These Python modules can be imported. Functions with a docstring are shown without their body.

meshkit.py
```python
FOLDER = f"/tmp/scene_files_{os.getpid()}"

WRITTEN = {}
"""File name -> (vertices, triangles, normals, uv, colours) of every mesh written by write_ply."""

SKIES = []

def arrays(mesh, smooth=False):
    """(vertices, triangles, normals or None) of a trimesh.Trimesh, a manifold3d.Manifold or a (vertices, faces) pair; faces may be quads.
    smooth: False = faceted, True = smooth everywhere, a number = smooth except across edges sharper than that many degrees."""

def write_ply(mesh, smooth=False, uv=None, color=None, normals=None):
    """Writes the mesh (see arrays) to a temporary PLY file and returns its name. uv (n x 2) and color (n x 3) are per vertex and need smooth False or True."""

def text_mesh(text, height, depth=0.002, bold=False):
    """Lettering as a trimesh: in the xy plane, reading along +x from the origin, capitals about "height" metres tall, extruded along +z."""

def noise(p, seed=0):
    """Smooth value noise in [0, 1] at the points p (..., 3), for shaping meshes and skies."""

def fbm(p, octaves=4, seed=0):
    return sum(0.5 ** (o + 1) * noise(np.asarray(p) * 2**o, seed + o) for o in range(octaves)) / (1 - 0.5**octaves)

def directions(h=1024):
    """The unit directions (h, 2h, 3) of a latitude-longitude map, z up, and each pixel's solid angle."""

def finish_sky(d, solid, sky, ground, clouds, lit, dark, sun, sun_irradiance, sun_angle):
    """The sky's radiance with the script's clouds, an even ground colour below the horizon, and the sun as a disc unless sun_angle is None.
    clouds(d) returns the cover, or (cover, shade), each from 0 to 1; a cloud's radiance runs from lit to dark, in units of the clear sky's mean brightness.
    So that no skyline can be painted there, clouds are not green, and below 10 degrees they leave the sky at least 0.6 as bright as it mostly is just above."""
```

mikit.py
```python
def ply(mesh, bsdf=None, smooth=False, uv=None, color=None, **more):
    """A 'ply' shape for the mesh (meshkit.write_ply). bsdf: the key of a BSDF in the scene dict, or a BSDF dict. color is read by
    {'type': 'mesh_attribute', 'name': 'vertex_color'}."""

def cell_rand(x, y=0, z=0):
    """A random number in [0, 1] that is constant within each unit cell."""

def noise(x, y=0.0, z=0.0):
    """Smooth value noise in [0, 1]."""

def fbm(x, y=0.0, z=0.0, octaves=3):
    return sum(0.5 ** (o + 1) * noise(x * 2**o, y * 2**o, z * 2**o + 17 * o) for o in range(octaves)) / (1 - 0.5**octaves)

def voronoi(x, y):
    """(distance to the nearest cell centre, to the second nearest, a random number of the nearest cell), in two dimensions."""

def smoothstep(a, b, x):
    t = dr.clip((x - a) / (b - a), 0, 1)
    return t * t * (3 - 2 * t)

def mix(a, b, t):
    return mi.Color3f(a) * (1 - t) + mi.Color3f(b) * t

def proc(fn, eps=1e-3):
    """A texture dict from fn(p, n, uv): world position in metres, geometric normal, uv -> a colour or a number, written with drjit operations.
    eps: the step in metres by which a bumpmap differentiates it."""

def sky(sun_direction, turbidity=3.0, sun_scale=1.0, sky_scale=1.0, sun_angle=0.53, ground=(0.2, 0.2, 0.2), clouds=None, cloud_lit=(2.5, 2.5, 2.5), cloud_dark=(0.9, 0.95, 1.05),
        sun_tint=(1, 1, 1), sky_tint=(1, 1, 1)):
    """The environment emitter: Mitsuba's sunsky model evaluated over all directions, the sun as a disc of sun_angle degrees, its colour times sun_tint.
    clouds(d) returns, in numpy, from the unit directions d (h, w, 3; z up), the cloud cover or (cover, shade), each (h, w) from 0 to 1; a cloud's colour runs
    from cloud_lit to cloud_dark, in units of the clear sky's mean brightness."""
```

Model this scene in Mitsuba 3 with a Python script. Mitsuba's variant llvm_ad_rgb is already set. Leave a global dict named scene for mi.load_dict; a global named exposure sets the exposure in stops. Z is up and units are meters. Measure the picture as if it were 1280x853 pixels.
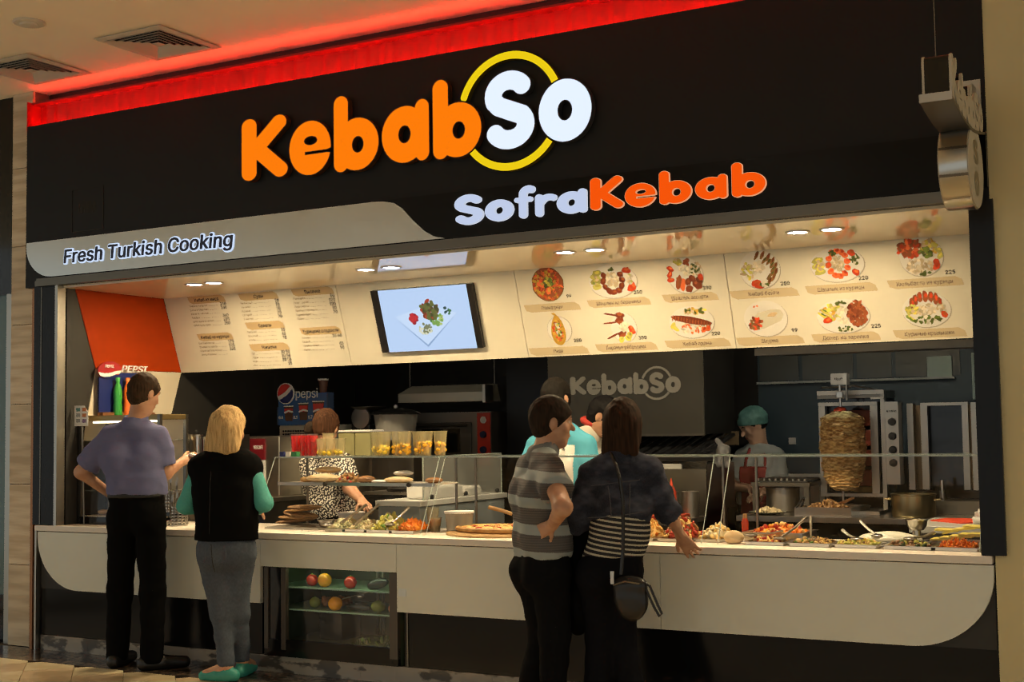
import math, random, numpy as np, trimesh, mitsuba as mi, mikit, meshkit, drjit as dr
from shapely import affinity, union_all
from shapely.geometry import Polygon, Point, LineString, box as sbox
T = mi.ScalarTransform4f
V = np.array
scene, labels = {'type': 'scene'}, {}
random.seed(4); RNG = np.random.default_rng(4)
# ------------------------------------------------------------ camera, light, exposure
exposure = 0.0
YAW, PITCH, ROLL = .50651965, .06567584, -.01489762
EYE = V([0, -6.336, 1.45])
_cy, _sy = math.cos(YAW), math.sin(YAW)
FWD = V([-_sy*math.cos(PITCH), _cy*math.cos(PITCH), math.sin(PITCH)])
_rt = V([_cy, _sy, 0]); _up = np.cross(_rt, FWD)
UPV = -math.sin(ROLL)*_rt + math.cos(ROLL)*_up
scene['camera'] = {'type': 'perspective', 'fov': math.degrees(2*math.atan(640/1650)), 'fov_axis': 'x', 'near_clip': .05, 'far_clip': 100.0,
                   'to_world': T().look_at(origin=EYE.tolist(), target=(EYE+FWD).tolist(), up=UPV.tolist())}
ENV = (.47, .50, .48)          # dim warm light of the mall's open concourse
scene['mall_ambient'] = {'type': 'constant', 'sampling_weight': 60.0, 'radiance': {'type': 'rgb', 'value': list(ENV)}}
STALL_LAMP, KITCHEN_FILL, MALL_FILL, LED_RED = 590.0, 60.0, 46.0, 80.0  # kitchen and mall values feed unseen, added lamps

# ------------------------------------------------------------ materials
def rgb(c): return {'type': 'rgb', 'value': [float(x) for x in c]}
def lin(r, g, b): return tuple((x/255/12.92 if x < 10.3 else ((x/255+.055)/1.055)**2.4) for x in (r, g, b))
def mat(name, color, rough=.5, metal=0., coat=0., spec=.5, two=True, bump=None, **kw):
    c = color if isinstance(color, dict) else rgb(color)
    b = {'type': 'principled', 'base_color': c, 'roughness': rough, 'metallic': metal, 'specular': spec, **kw}
    if coat: b['clearcoat'] = coat; b['clearcoat_gloss'] = .95
    if bump: b = {'type': 'bumpmap', 'arbitrary': bump[0], 'scale': bump[1], 'bsdf': b}
    scene[name] = {'type': 'twosided', 'bsdf': b} if two else b
    return name
def emat(c, w=.08): return {'type': 'area', 'radiance': rgb(c), 'sampling_weight': float(w)}   # w: how often the renderer samples this lamp
P = mikit.proc
mix, fbm, noise, sstep = mikit.mix, mikit.fbm, mikit.noise, mikit.smoothstep
def speckle(a, b, fx=8., fy=8., fz=8., lo=.3, hi=.7, octv=3):
    def fn(p, n, uv): return mix(a, b, sstep(lo, hi, fbm(p.x*fx+3, p.y*fy+5, p.z*fz+7, octv)))
    return P(fn)
M_WHITE = mat('white_paint', (.62, .58, .52), .5)
mat('ceiling_paint', speckle((.92, .79, .58), (.90, .77, .56), 2, 2, 2), .8)
mat('mall_wall', speckle((.60, .50, .27), (.565, .465, .245), 1.5, 1.5, 1.5), .6)
mat('travertine', speckle((.55, .41, .25), (.74, .60, .42), 3., 3., 26., .25, .75, 4), .55)
mat('travertine_dark', speckle((.48, .36, .22), (.66, .53, .36), 3., 3., 22., .25, .75, 4), .55)
mat('floor_tile', speckle((.56, .45, .27), (.64, .53, .34), 9, 9, 9), .28, spec=.5)
mat('floor_tile_b', speckle((.47, .345, .20), (.56, .42, .26), 7, 7, 7), .28, spec=.5)
mat('grout', (.16, .12, .08), .8)
mat('granite', speckle((.020, .015, .012), (.075, .052, .036), 40, 40, 40, .35, .7), .16)
mat('marble', speckle((.30, .26, .21), (.07, .06, .05), 9, 9, 16, .50, .62, 4), .2)
mat('fascia_black', (.0105, .0105, .0105), .5, spec=.22)
mat('gloss_black', (.006, .006, .0062), .08, spec=.5)
mat('gloss_black_band', (.0030, .0030, .0034), .22, spec=.18)
mat('pilaster_black', (.006, .0065, .008), .3, spec=.25)
mat('dark_wall', (.008, .0075, .007), .55)
mat('side_wall', (.020, .018, .0155), .55)
mat('teal_wall', speckle((.022, .043, .060), (.028, .052, .070), 2, 2, 2), .5)
mat('teal_tile', (.06, .068, .066), .22)
mat('brushed_silver', (.60, .60, .57), .2, metal=1.)
mat('alu', (.46, .43, .38), .35, metal=1.)
mat('alu_dark', (.17, .155, .13), .4, metal=1.)
mat('steel', (.58, .55, .50), .24, metal=1.)
mat('steel_soft', (.50, .47, .42), .38, metal=1.)
mat('steel_dark', (.20, .185, .165), .35, metal=1.)
mat('chrome', (.72, .70, .66), .08, metal=1.)
mat('copper_trim', (.33, .15, .07), .35, metal=.6)
mat('orange_paint', (.34, .032, .002), .6, spec=.12)
mat('cream_paint', (.60, .52, .39), .5)
mat('gloss_ceiling', (.66, .56, .40), .05, spec=.6, coat=.6)
mat('menu_face', (.62, .56, .435), .35, spec=.3)
mat('menu_bar', (.47, .33, .17), .4)
mat('menu_ink', (.045, .03, .02), .6)
mat('menu_ink_soft', (.27, .19, .12), .6)
mat('counter_top', (.74, .66, .56), .3, spec=.5)
mat('counter_panel', (.66, .65, .55), .2, spec=.5, coat=.25)
mat('seam', (.02, .018, .015), .6)
mat('red_rib', (.80, .015, .012), .4)
mat('louver', (.62, .55, .44), .6)
mat('black_void', (.004, .004, .004), .9)
mat('rubber', (.012, .012, .012), .6)
mat('navy', (.010, .018, .06), .4)

# ------------------------------------------------------------ scene helpers
def numbered(base):
    if base not in USED: USED[base] = 0; return base
    USED[base] += 1
    return f'{base}_{USED[base]:03d}'
USED = {}
def thing(name, label, cat, group=None):
    k = numbered(name); labels[k] = {'label': label, 'category': cat}
    if group: labels[k]['group'] = group
    return k
def put(key, mesh, m, smooth=False, **kw):
    scene[key] = mesh_or(mesh, m, smooth, **kw); return key
def mesh_or(mesh, m, smooth, **kw):
    return dict(mesh) if isinstance(mesh, dict) else mikit.ply(mesh, m, smooth=smooth, **kw)
def part(parent, name, mesh, m=None, smooth=False, label=None, stuff=False, **kw):
    k = numbered(parent+'__'+name); put(k, mesh, m, smooth, **kw)
    if label or stuff:
        labels[k] = {}
        if label: labels[k]['label'] = label
        if stuff: labels[k]['kind'] = 'stuff'
    return k
def solo(name, mesh, m, label, cat, group=None, smooth=False, stuff=False, **kw):
    k = thing(name, label, cat, group); put(k, mesh, m, smooth, **kw)
    if stuff: labels[k]['kind'] = 'stuff'
    return k
def struct(name, mesh=None, m=None, smooth=False, **kw):
    labels[name] = {'kind': 'structure'}; USED.setdefault(name, 0)
    if mesh is not None: put(name, mesh, m, smooth, **kw)
    return name
# ------------------------------------------------------------ mesh helpers
def cat_(*ms):
    ms = [m for m in (ms[0] if len(ms) == 1 and isinstance(ms[0], (list, tuple)) else ms) if m is not None and len(m.faces)]
    return trimesh.util.concatenate(ms) if len(ms) > 1 else ms[0]
def bx(x0, x1, y0, y1, z0, z1):
    m = trimesh.creation.box((abs(x1-x0), abs(y1-y0), abs(z1-z0)))
    m.apply_translation(((x0+x1)/2, (y0+y1)/2, (z0+z1)/2)); return m
def rbx(x0, x1, y0, y1, z0, z1, r=.008, seg=2):
    """box with rounded edges (convex hull of eight small spheres)"""
    r = min(r, abs(x1-x0)/2.01, abs(y1-y0)/2.01, abs(z1-z0)/2.01)
    s = trimesh.creation.uv_sphere(r, count=[2*seg+1, 4*seg]).vertices
    pts = [s+V([x, y, z]) for x in (min(x0, x1)+r, max(x0, x1)-r) for y in (min(y0, y1)+r, max(y0, y1)-r) for z in (min(z0, z1)+r, max(z0, z1)-r)]
    return trimesh.convex.convex_hull(np.vstack(pts))
def frame_to(d):
    d = V(d, float); d = d/np.linalg.norm(d)
    a = np.cross(d, [0, 0, 1.] if abs(d[2]) < .9 else [1., 0, 0]); a /= np.linalg.norm(a)
    return a, np.cross(d, a), d
def tube(pts, r, sides=10, caps=True):
    p = V(pts, float); n = len(p); t = np.gradient(p, axis=0); t /= np.linalg.norm(t, axis=1, keepdims=True)+1e-12
    r = np.broadcast_to(r, (n,)); a, b, _ = frame_to(t[0]); vs = []
    for i in range(n):
        a = a-t[i]*(a@t[i]); a /= np.linalg.norm(a); b = np.cross(t[i], a)
        an = np.arange(sides)*2*np.pi/sides
        vs.append(p[i]+r[i]*(np.cos(an)[:, None]*a+np.sin(an)[:, None]*b))
    v = np.vstack(vs); f = []
    for i in range(n-1):
        for j in range(sides):
            k = (j+1) % sides; q = [i*sides+j, i*sides+k, (i+1)*sides+k, (i+1)*sides+j]
            f += [[q[0], q[1], q[2]], [q[0], q[2], q[3]]]
    if caps:
        v = np.vstack([v, p[0], p[-1]])
        for j in range(sides):
            k = (j+1) % sides
            f += [[n*sides, k, j], [n*sides+1, (n-1)*sides+j, (n-1)*sides+k]]
    return trimesh.Trimesh(v, f, process=False)
def rod(a, b, r, sides=12): return tube([a, b], r, sides)
def lathe(prof, c=(0, 0, 0), seg=28, axis=None):
    prof = [(max(x, 1e-5), z) for x, z in prof]; n = len(prof)
    an = np.arange(seg)*2*np.pi/seg
    v = np.vstack([np.c_[r*np.cos(an), r*np.sin(an), np.full(seg, z)] for r, z in prof]); f = []
    for i in range(n-1):
        j = np.arange(seg); k = (j+1) % seg
        f += np.c_[i*seg+j, i*seg+k, (i+1)*seg+k].tolist()+np.c_[i*seg+j, (i+1)*seg+k, (i+1)*seg+j].tolist()
    m = trimesh.Trimesh(v, f, process=False)
    if axis is not None:
        a, b, d = frame_to(axis); R = np.eye(4); R[:3, 0], R[:3, 1], R[:3, 2] = a, b, d; m.apply_transform(R)
    m.apply_translation(c); return m
def ell(c, r, sub=3, jit=0., seed=0, freq=20.):
    m = trimesh.creation.icosphere(subdivisions=sub); v = m.vertices*V(r)
    if jit: v = v*(1+jit*(meshkit.noise(v*freq+seed*7.3, seed)[:, None]-.5)*2)
    m.vertices = v+V(c); return m
def rotz(m, deg, c=(0, 0, 0)):
    m = m.copy(); m.apply_transform(trimesh.transformations.rotation_matrix(math.radians(deg), [0, 0, 1], c)); return m
def rot(m, deg, ax, c=(0, 0, 0)):
    m = m.copy(); m.apply_transform(trimesh.transformations.rotation_matrix(math.radians(deg), ax, c)); return m
def move(m, d): m = m.copy(); m.apply_translation(d); return m
def polys(g): return [x for x in getattr(g, 'geoms', [g]) if isinstance(x, Polygon) and x.area > 1e-9]
def extr(poly, h, O=(0, 0, 0), U=(1, 0, 0), W=(0, 0, 1)):
    """extrudes a (u, v) polygon by h along its normal U x W from O"""
    U, W = V(U, float), V(W, float); N = np.cross(U, W); R = np.eye(4); R[:3, 0], R[:3, 1], R[:3, 2], R[:3, 3] = U, W, N, O
    ms = [trimesh.creation.extrude_polygon(g, h, engine='earcut') for g in polys(poly)]
    m = cat_(ms); m.apply_transform(R); return m
def plate(poly, yf, h):
    """(x, z) polygon whose front stands at y = yf, h thick towards +y"""
    return extr(poly, h, (0, yf+h, 0), (1, 0, 0), (0, 0, 1))
_TP = {}
def text_poly(s, h, bold=False):
    k = (s, bold)
    if k not in _TP:
        m = meshkit.text_mesh(s, 1.0, .1, bold); n = m.face_normals[:, 2] > .9
        tri = m.vertices[m.faces[n]][:, :, :2]
        _TP[k] = union_all([Polygon(t) for t in tri]).buffer(.004)
    return affinity.scale(_TP[k], h, h, origin=(0, 0))
def fit(poly, x0, x1, z0, z1):
    a, b, c, d = poly.bounds
    return affinity.translate(affinity.scale(affinity.translate(poly, -a, -b), (x1-x0)/(c-a), (z1-z0)/(d-b), origin=(0, 0)), x0, z0)
def arc(cx, cy, r, a0, a1, n=24, ry=None):
    t = np.radians(np.linspace(a0, a1, n)); return [(cx+r*math.cos(q), cy+(ry or r)*math.sin(q)) for q in t]
# ------------------------------------------------------------ bubble letters
def glyph(c):
    L = lambda pts, r: LineString(pts).buffer(r, quad_segs=12)
    D = lambda x, y, a, b: affinity.scale(Point(x, y).buffer(1, quad_segs=16), a, b)
    if c == 'K': return union_all([L([(.17, .17), (.17, 1.2)], .17), L([(.2, .55), (.83, 1.2)], .165), L([(.36, .66), (.85, .17)], .17)])
    if c == 'o': return D(.52, .5, .52, .53).difference(D(.52, .5, .14, .17))
    if c == 'e': return D(.52, .5, .52, .53).difference(D(.54, .64, .16, .085)).difference(sbox(.40, .375, 1.2, .43)).difference(Polygon([(.95, .43), (1.2, .5), (1.2, .33), (.95, .375)])).buffer(-.012).buffer(.012)
    if c == 'b': return union_all([L([(.17, .15), (.17, 1.33)], .17), D(.54, .5, .50, .52)]).difference(D(.56, .49, .13, .16))
    if c == 'a': return union_all([L([(.88, .13), (.88, .95)], .15), D(.50, .5, .50, .52)]).difference(D(.50, .5, .13, .16))
    if c == 'S': return L(arc(.5, .93, .31, 35, 200, 16, .27)+[(.3, .74), (.62, .60)]+arc(.50, .38, .32, 40, -150, 18, .26), .175)
    if c == 'f': return union_all([L([(.35, .15), (.35, .95)]+arc(.57, .98, .22, 180, 65, 10), .16), L([(.12, .78), (.62, .78)], .11)])
    if c == 'r': return union_all([L([(.16, .15), (.16, .86)], .16), L([(.18, .6)]+arc(.55, .52, .33, 150, 60, 10), .15)])
KEBABSO = [('K', -5.394, -5.031, 3.000, 3.388), ('e', -5.020, -4.706, 2.986, 3.318), ('b', -4.685, -4.360, 2.978, 3.437), ('a', -4.339, -4.011, 2.985, 3.343),
           ('b', -3.986, -3.665, 2.977, 3.436), ('S', -3.642, -3.328, 2.983, 3.424), ('o', -3.303, -2.982, 2.985, 3.329)]
def ring_arcs(cx, cz, r, w): return [LineString(arc(cx, cz, r, 159, 21, 40)).buffer(w/2), LineString(arc(cx, cz, r, 219, 323, 40)).buffer(w/2)]
mat('red_dark', (.22, .006, .005), .5)
mat('case_orange', (.05, .018, .004), .5); mat('case_white', (.03, .03, .033), .5); mat('case_yellow', (.08, .055, .004), .5); mat('edge_lit', (.5, .5, .5), .5)
mat('blade_face', (.46, .40, .30), .4)
mat('neighbour_glass', (.10, .16, .16), .1)
mat('sticker_white', (.62, .66, .66), .5)
mat('fridge_inner', (.06, .085, .05), .5, spec=.2)
mat('fridge_frame', (.075, .062, .048), .4, metal=.3)
scene['pane_glass'] = {'type': 'thindielectric', 'int_ior': 1.3}
mat('shelf_green', (.18, .28, .20), .15); mat('shelf_edge', (.25, .42, .32), .2)
scene['printed_food'] = {'type': 'twosided', 'bsdf': {'type': 'principled', 'base_color': {'type': 'mesh_attribute', 'name': 'vertex_color'}, 'roughness': .4, 'specular': .3}}
mat('menu_bar_light', (.50, .39, .235), .4); mat('menu_ink_soft2', (.14, .085, .05), .6); mat('tv_black', (.008, .008, .009), .25)
mat('brass_trim', (.30, .21, .09), .35, metal=.8); mat('pastry_crust', (.55, .33, .13), .5); mat('paper', (.76, .74, .70), .6); mat('paper_grey', (.48, .47, .44), .6)
for n_, c_ in (('teal', (.12, .28, .27)), ('orange', (.55, .20, .08)), ('grey', (.32, .33, .33)), ('violet', (.25, .16, .28))): mat('sticker_'+n_, c_, .5)
mat('cola_navy', (.012, .020, .12), .35); mat('cola_blue', (.018, .085, .26), .35); mat('cola_edge', (.03, .06, .13), .3); mat('badge_red', (.34, .02, .025), .3); mat('logo_red', (.62, .03, .03), .35); mat('cup_brown', (.09, .035, .022), .4)
for n_, c_ in (('green', (.03, .28, .04)), ('orange', (.85, .16, .02))): mat(n_+'_plastic', c_, .15, coat=.6); mat(n_+'_plastic_cap', tuple(min(1, 1.25*q+.03) for q in c_), .3)
mat('wine_red', (.16, .010, .016), .3); mat('cream_plastic', (.46, .43, .36), .4); mat('green_card', (.03, .20, .07), .5)
mat('shelf_white', (.60, .56, .48), .3); mat('grey_laminate', (.24, .27, .28), .35); mat('grey_laminate_top', (.46, .46, .43), .3)
mat('ledge_pale', (.50, .53, .53), .3); mat('pale_panel', (.40, .52, .48), .4); mat('oven_grey', (.24, .22, .19), .4, metal=.7); mat('oven_red', (.50, .035, .02), .35); mat('oven_door', (.075, .068, .055), .3)
mat('lamp_metal', (.46, .44, .36), .4, metal=.6); mat('hood_grey', (.105, .096, .072), .5); mat('hood_rim', (.14, .125, .10), .4); mat('hood_letter', (.56, .52, .42), .5)
mat('bronze_plate', (.22, .16, .09), .4, metal=.5); mat('element_red', (.16, .03, .012), .5); mat('tomato_red', (.42, .035, .012), .35); mat('brass_steel', (.50, .42, .24), .25, metal=1.)
mat('rice_pale', (.74, .62, .38), .5); mat('dark_plate', (.05, .05, .035), .3); mat('red_board', (.42, .045, .02), .4); mat('green_board', (.16, .30, .06), .4); mat('red_card', (.70, .07, .03), .5); mat('olive_plastic', (.30, .27, .12), .3)
mat('gloss_black_lid', (.012, .012, .012), .06)
mat('doner_meat', speckle((.44, .23, .07), (.95, .74, .38), 42, 42, 75, .28, .72, 3), .45, spec=.45)
mat('cooked_meat', speckle((.14, .06, .022), (.48, .28, .11), 60, 60, 60, .3, .7, 2), .45)
def translucent(name, color, w, rough=.3, glass=None):
    mat(name+'_film', color, rough); inner = scene.pop(name+'_film')
    scene[name] = {'type': 'blendbsdf', 'weight': float(w), 'bsdf_0': glass or {'type': 'thindielectric', 'int_ior': 1.45}, 'bsdf_1': inner}
translucent('glass_sheet', (.35, .42, .38), .12); translucent('smeared_glass', (.55, .56, .52), .22); translucent('frosted_plastic', (.42, .40, .36), .45)
mat('glass_edge', (.42, .48, .43), .2)
def fabric(a, b, f=160.):
    def fn(p, n, uv): return mix(a, b, fbm(p.x*f, p.y*f, p.z*f*.6, 2)*.7+.3*noise(p.x*9, p.y*9, p.z*9))
    return P(fn)
mat('skin', speckle((.50, .27, .165), (.43, .215, .125), 22, 22, 22), .45, spec=.4); mat('skin_pale', (.52, .33, .23), .45); mat('eye_white', (.62, .58, .52), .2); mat('lip', (.34, .11, .085), .4)
def hairmat(a, b):
    def fn(p, n, uv): return mix(a, b, noise(p.x*190, p.y*190, p.z*11))
    return P(fn)
mat('hair_brown', hairmat((.020, .012, .007), (.058, .034, .018)), .75, spec=.10); mat('hair_dark', hairmat((.009, .006, .004), (.034, .020, .012)), .75, spec=.10); mat('hair_black', (.005, .004, .004), .6, spec=.12); mat('hair_blonde', hairmat((.34, .20, .075), (.66, .46, .22)), .75, spec=.10)
mat('hair_chestnut', hairmat((.010, .005, .003), (.046, .022, .011)), .75, spec=.10); mat('hair_auburn', hairmat((.03, .013, .007), (.09, .038, .018)), .75, spec=.10); mat('hair_grey_dark', hairmat((.006, .005, .0045), (.018, .015, .012)), .7, spec=.08)
mat('black_cloth', (.0034, .0034, .0034), .9, spec=.06); mat('black_denim', fabric((.003, .003, .0035), (.008, .008, .0085)), .9, spec=.06); mat('black_trousers', fabric((.003, .003, .004), (.0075, .0075, .010)), .7, spec=.06); mat('black_vest', (.0032, .0032, .0032), .9, spec=.06); mat('black_coat', (.0034, .0034, .0037), .9, spec=.06); mat('black_leather', (.010, .009, .009), .35); mat('black_shoe', (.008, .0075, .007), .4)
mat('purple_shirt', fabric((.115, .12, .225), (.145, .15, .27), 240), .85, spec=.15); mat('teal_knit', fabric((.045, .27, .23), (.075, .35, .30), 200), .75); mat('teal_shoe', (.03, .24, .19), .5)
mat('jeans_blue', fabric((.045, .055, .07), (.085, .10, .125), 130), .9, spec=.1)
def _polo(p, n, uv):
    t = (p.z+p.x*.05-1.20)/.132; f = t-dr.floor(t+.5); band = 1-sstep(.17, .21, dr.abs(f))
    fine = .5+.5*dr.sin(p.z*520)*noise(p.x*5, p.y*5, p.z*60)
    return mix(mix((.045, .040, .040), (.105, .098, .095), fine), (.27, .30, .29), band)
mat('striped_polo', P(_polo), .75); mat('polo_collar', (.15, .15, .145), .75)
def _strp(p, n, uv):
    t = (p.z+p.x*.16)/.0245; f = dr.abs(t-dr.floor(t+.5)); return mix((.42, .38, .30), (.010, .009, .010), sstep(.17, .23, f))
mat('striped_top', P(_strp), .75)
def _denim(p, n, uv):
    w = fbm(p.x*16, p.y*16, p.z*22, 3); t = noise(p.x*260, p.y*260, p.z*160)
    return mix(mix((.016, .018, .028), (.050, .054, .074), sstep(.35, .75, w)), (.10, .105, .13), t*.16+.5*sstep(.68, .85, w))
mat('denim_dark', P(_denim), .9, spec=.1)
def _blouse(p, n, uv):
    d1, d2, r = mikit.voronoi((p.x+p.y*.7)*62+1, p.z*74); return mix((.62, .58, .50), (.035, .03, .028), sstep(.34, .42, d1)*(1-.0*r))
mat('patterned_blouse', P(_blouse), .7)
mat('turquoise_shirt', (.06, .30, .40), .8); mat('white_cloth', (.60, .58, .53), .8); mat('white_jacket', (.54, .50, .42), .8); mat('white_tee', (.50, .56, .55), .8); mat('red_cloth', (.42, .03, .02), .7); mat('red_apron', (.20, .022, .018), .7); mat('net_green', fabric((.045, .14, .135), (.10, .24, .225), 90), .6)
def _chk(p, n, uv):
    a = dr.floor((p.x+p.y)*70)+dr.floor(p.z*70); return mix((.03, .03, .03), (.6, .58, .53), a-2*dr.floor(a*.5))
mat('checked_strap', P(_chk), .7)
mat('base_black', (.0055, .0055, .0055), .14, spec=.22)
mat('lamp_face', (.01, .01, .01), .6, spec=.1)
translucent('cup_clear', (.80, .68, .36), .16, .3); translucent('tub_clear', (.55, .48, .36), .35, .3)
scene['red_drink'] = {'type': 'principledthin', 'base_color': rgb((.85, .022, .018)), 'roughness': .3, 'diff_trans': 1.3, 'eta': 1.33}; mat('yellow_ball', (.95, .66, .06), .3, spec=.5); mat('orange_ball', (.95, .50, .03), .3, spec=.5)
mat('bread_pale', speckle((.70, .55, .35), (.62, .42, .20), 30, 30, 30), .6); mat('bread_toast', speckle((.48, .28, .11), (.34, .17, .06), 30, 30, 30), .6); mat('bread_dark', speckle((.26, .14, .06), (.38, .22, .10), 26, 26, 26), .6); mat('pie_brown', speckle((.16, .07, .025), (.30, .14, .05), 40, 40, 40), .4)
mat('lettuce_pale', (.62, .60, .36), .45); mat('lettuce_yellow', (.60, .55, .12), .45); mat('leaf_green', (.12, .24, .035), .45); mat('leaf_dark', (.035, .07, .014), .45); mat('carrot', (.82, .26, .02), .4); mat('carrot_deep', (.68, .15, .012), .4); mat('dressing_yellow', (.62, .46, .08), .3)
mat('pizza_crust', speckle((.66, .43, .18), (.48, .26, .08), 26, 26, 26), .6); mat('pizza_cheese', speckle((.82, .62, .24), (.78, .48, .14), 40, 40, 40), .4); mat('wood_board', speckle((.46, .29, .13), (.36, .21, .09), 8, 60, 60), .5)
mat('rice_gold', (.78, .52, .17), .45); mat('yogurt_white', (.82, .80, .66), .3); mat('cheese_yellow', (.80, .66, .16), .35)
mat('tomato_gloss', (.50, .025, .012), .12, coat=.8); mat('orange_gloss', (.85, .36, .02), .3); mat('eggplant_dark', (.012, .016, .012), .12, coat=.8); mat('apple_green', (.22, .26, .05), .25); mat('grape_red', (.30, .12, .05), .25); mat('peach_gloss', (.70, .28, .12), .4)
mat('seam_pale', (.075, .075, .085), .8); mat('shirt_seam', (.16, .13, .23), .8); mat('jeans_seam', (.07, .085, .11), .8)
translucent('cup_thin', (.7, .5, .45), .04, .3); mat('vest_seam', (.007, .007, .007), .8)
# ------------------------------------------------------------ the mall: floor, ceiling, walls
X0, X1 = -7.37, -.992            # ends of the shop front, which stands in the plane y = 0
floor = struct('floor', bx(-14, 6, -12, 3.6, -.12, -.012), 'grout')
def floor_tiles():
    s = .297; n = V([1, 1])/math.sqrt(2); m_ = V([1, -1])/math.sqrt(2)
    u0 = (-6.43-.26+.13)  # one joint line passes here
    lim = sbox(-9.2, -2.2, -2.6, -.33); R = random.Random(3)
    c0 = (-6.688*.96)/math.sqrt(2); c1 = .11
    shared = {}
    for i in range(-8, 14):
        for j in range(-14, 14):
            q = []
            for a, b in ((0, 0), (1, 0), (1, 1), (0, 1)):
                u = c0+(i+a)*s+(.0015 if a == 0 else -.0015); w = c1-4.1+(j+b)*s+(.0015 if b == 0 else -.0015)
                q.append(tuple(n*u+m_*w))
            g = Polygon(q).intersection(lim)
            if g.is_empty or g.area < .004: continue
            part(floor, 'tile', extr(g, .012+R.uniform(-.0001, .0001), (0, 0, -.012), (1, 0, 0), (0, 1, 0)), R.choice(['floor_tile', 'floor_tile', 'floor_tile_b']))
    for k in range(22):
        x = -9.2+k*.45
        part(floor, 'border_tile', bx(x+.001, x+.449, -.327, .03, -.012, 0), 'granite')
    part(floor, 'tile', bx(-14, -9.205, -12, -.33, -.012, -.0005), 'floor_tile'); part(floor, 'tile', bx(-2.595, 6, -12, -.33, -.012, -.0005), 'floor_tile')
    part(floor, 'tile', bx(-9.2, -2.6, -12, -2.205, -.012, -.0005), 'floor_tile')
floor_tiles()
ceiling = struct('ceiling', bx(-14, 6, -12, .3, 3.87, 3.95), 'ceiling_paint')
def wall_with(name, *boxes): return struct(name, cat_(*[bx(*b) for b in boxes]), 'mall_wall')
struct('wall_right', bx(-1.027, 6, .004, .3, 0, 3.87), 'mall_wall')
struct('wall_front', bx(X0, -1.03, .2, .3, 3.5, 3.87), 'dark_wall')
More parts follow.
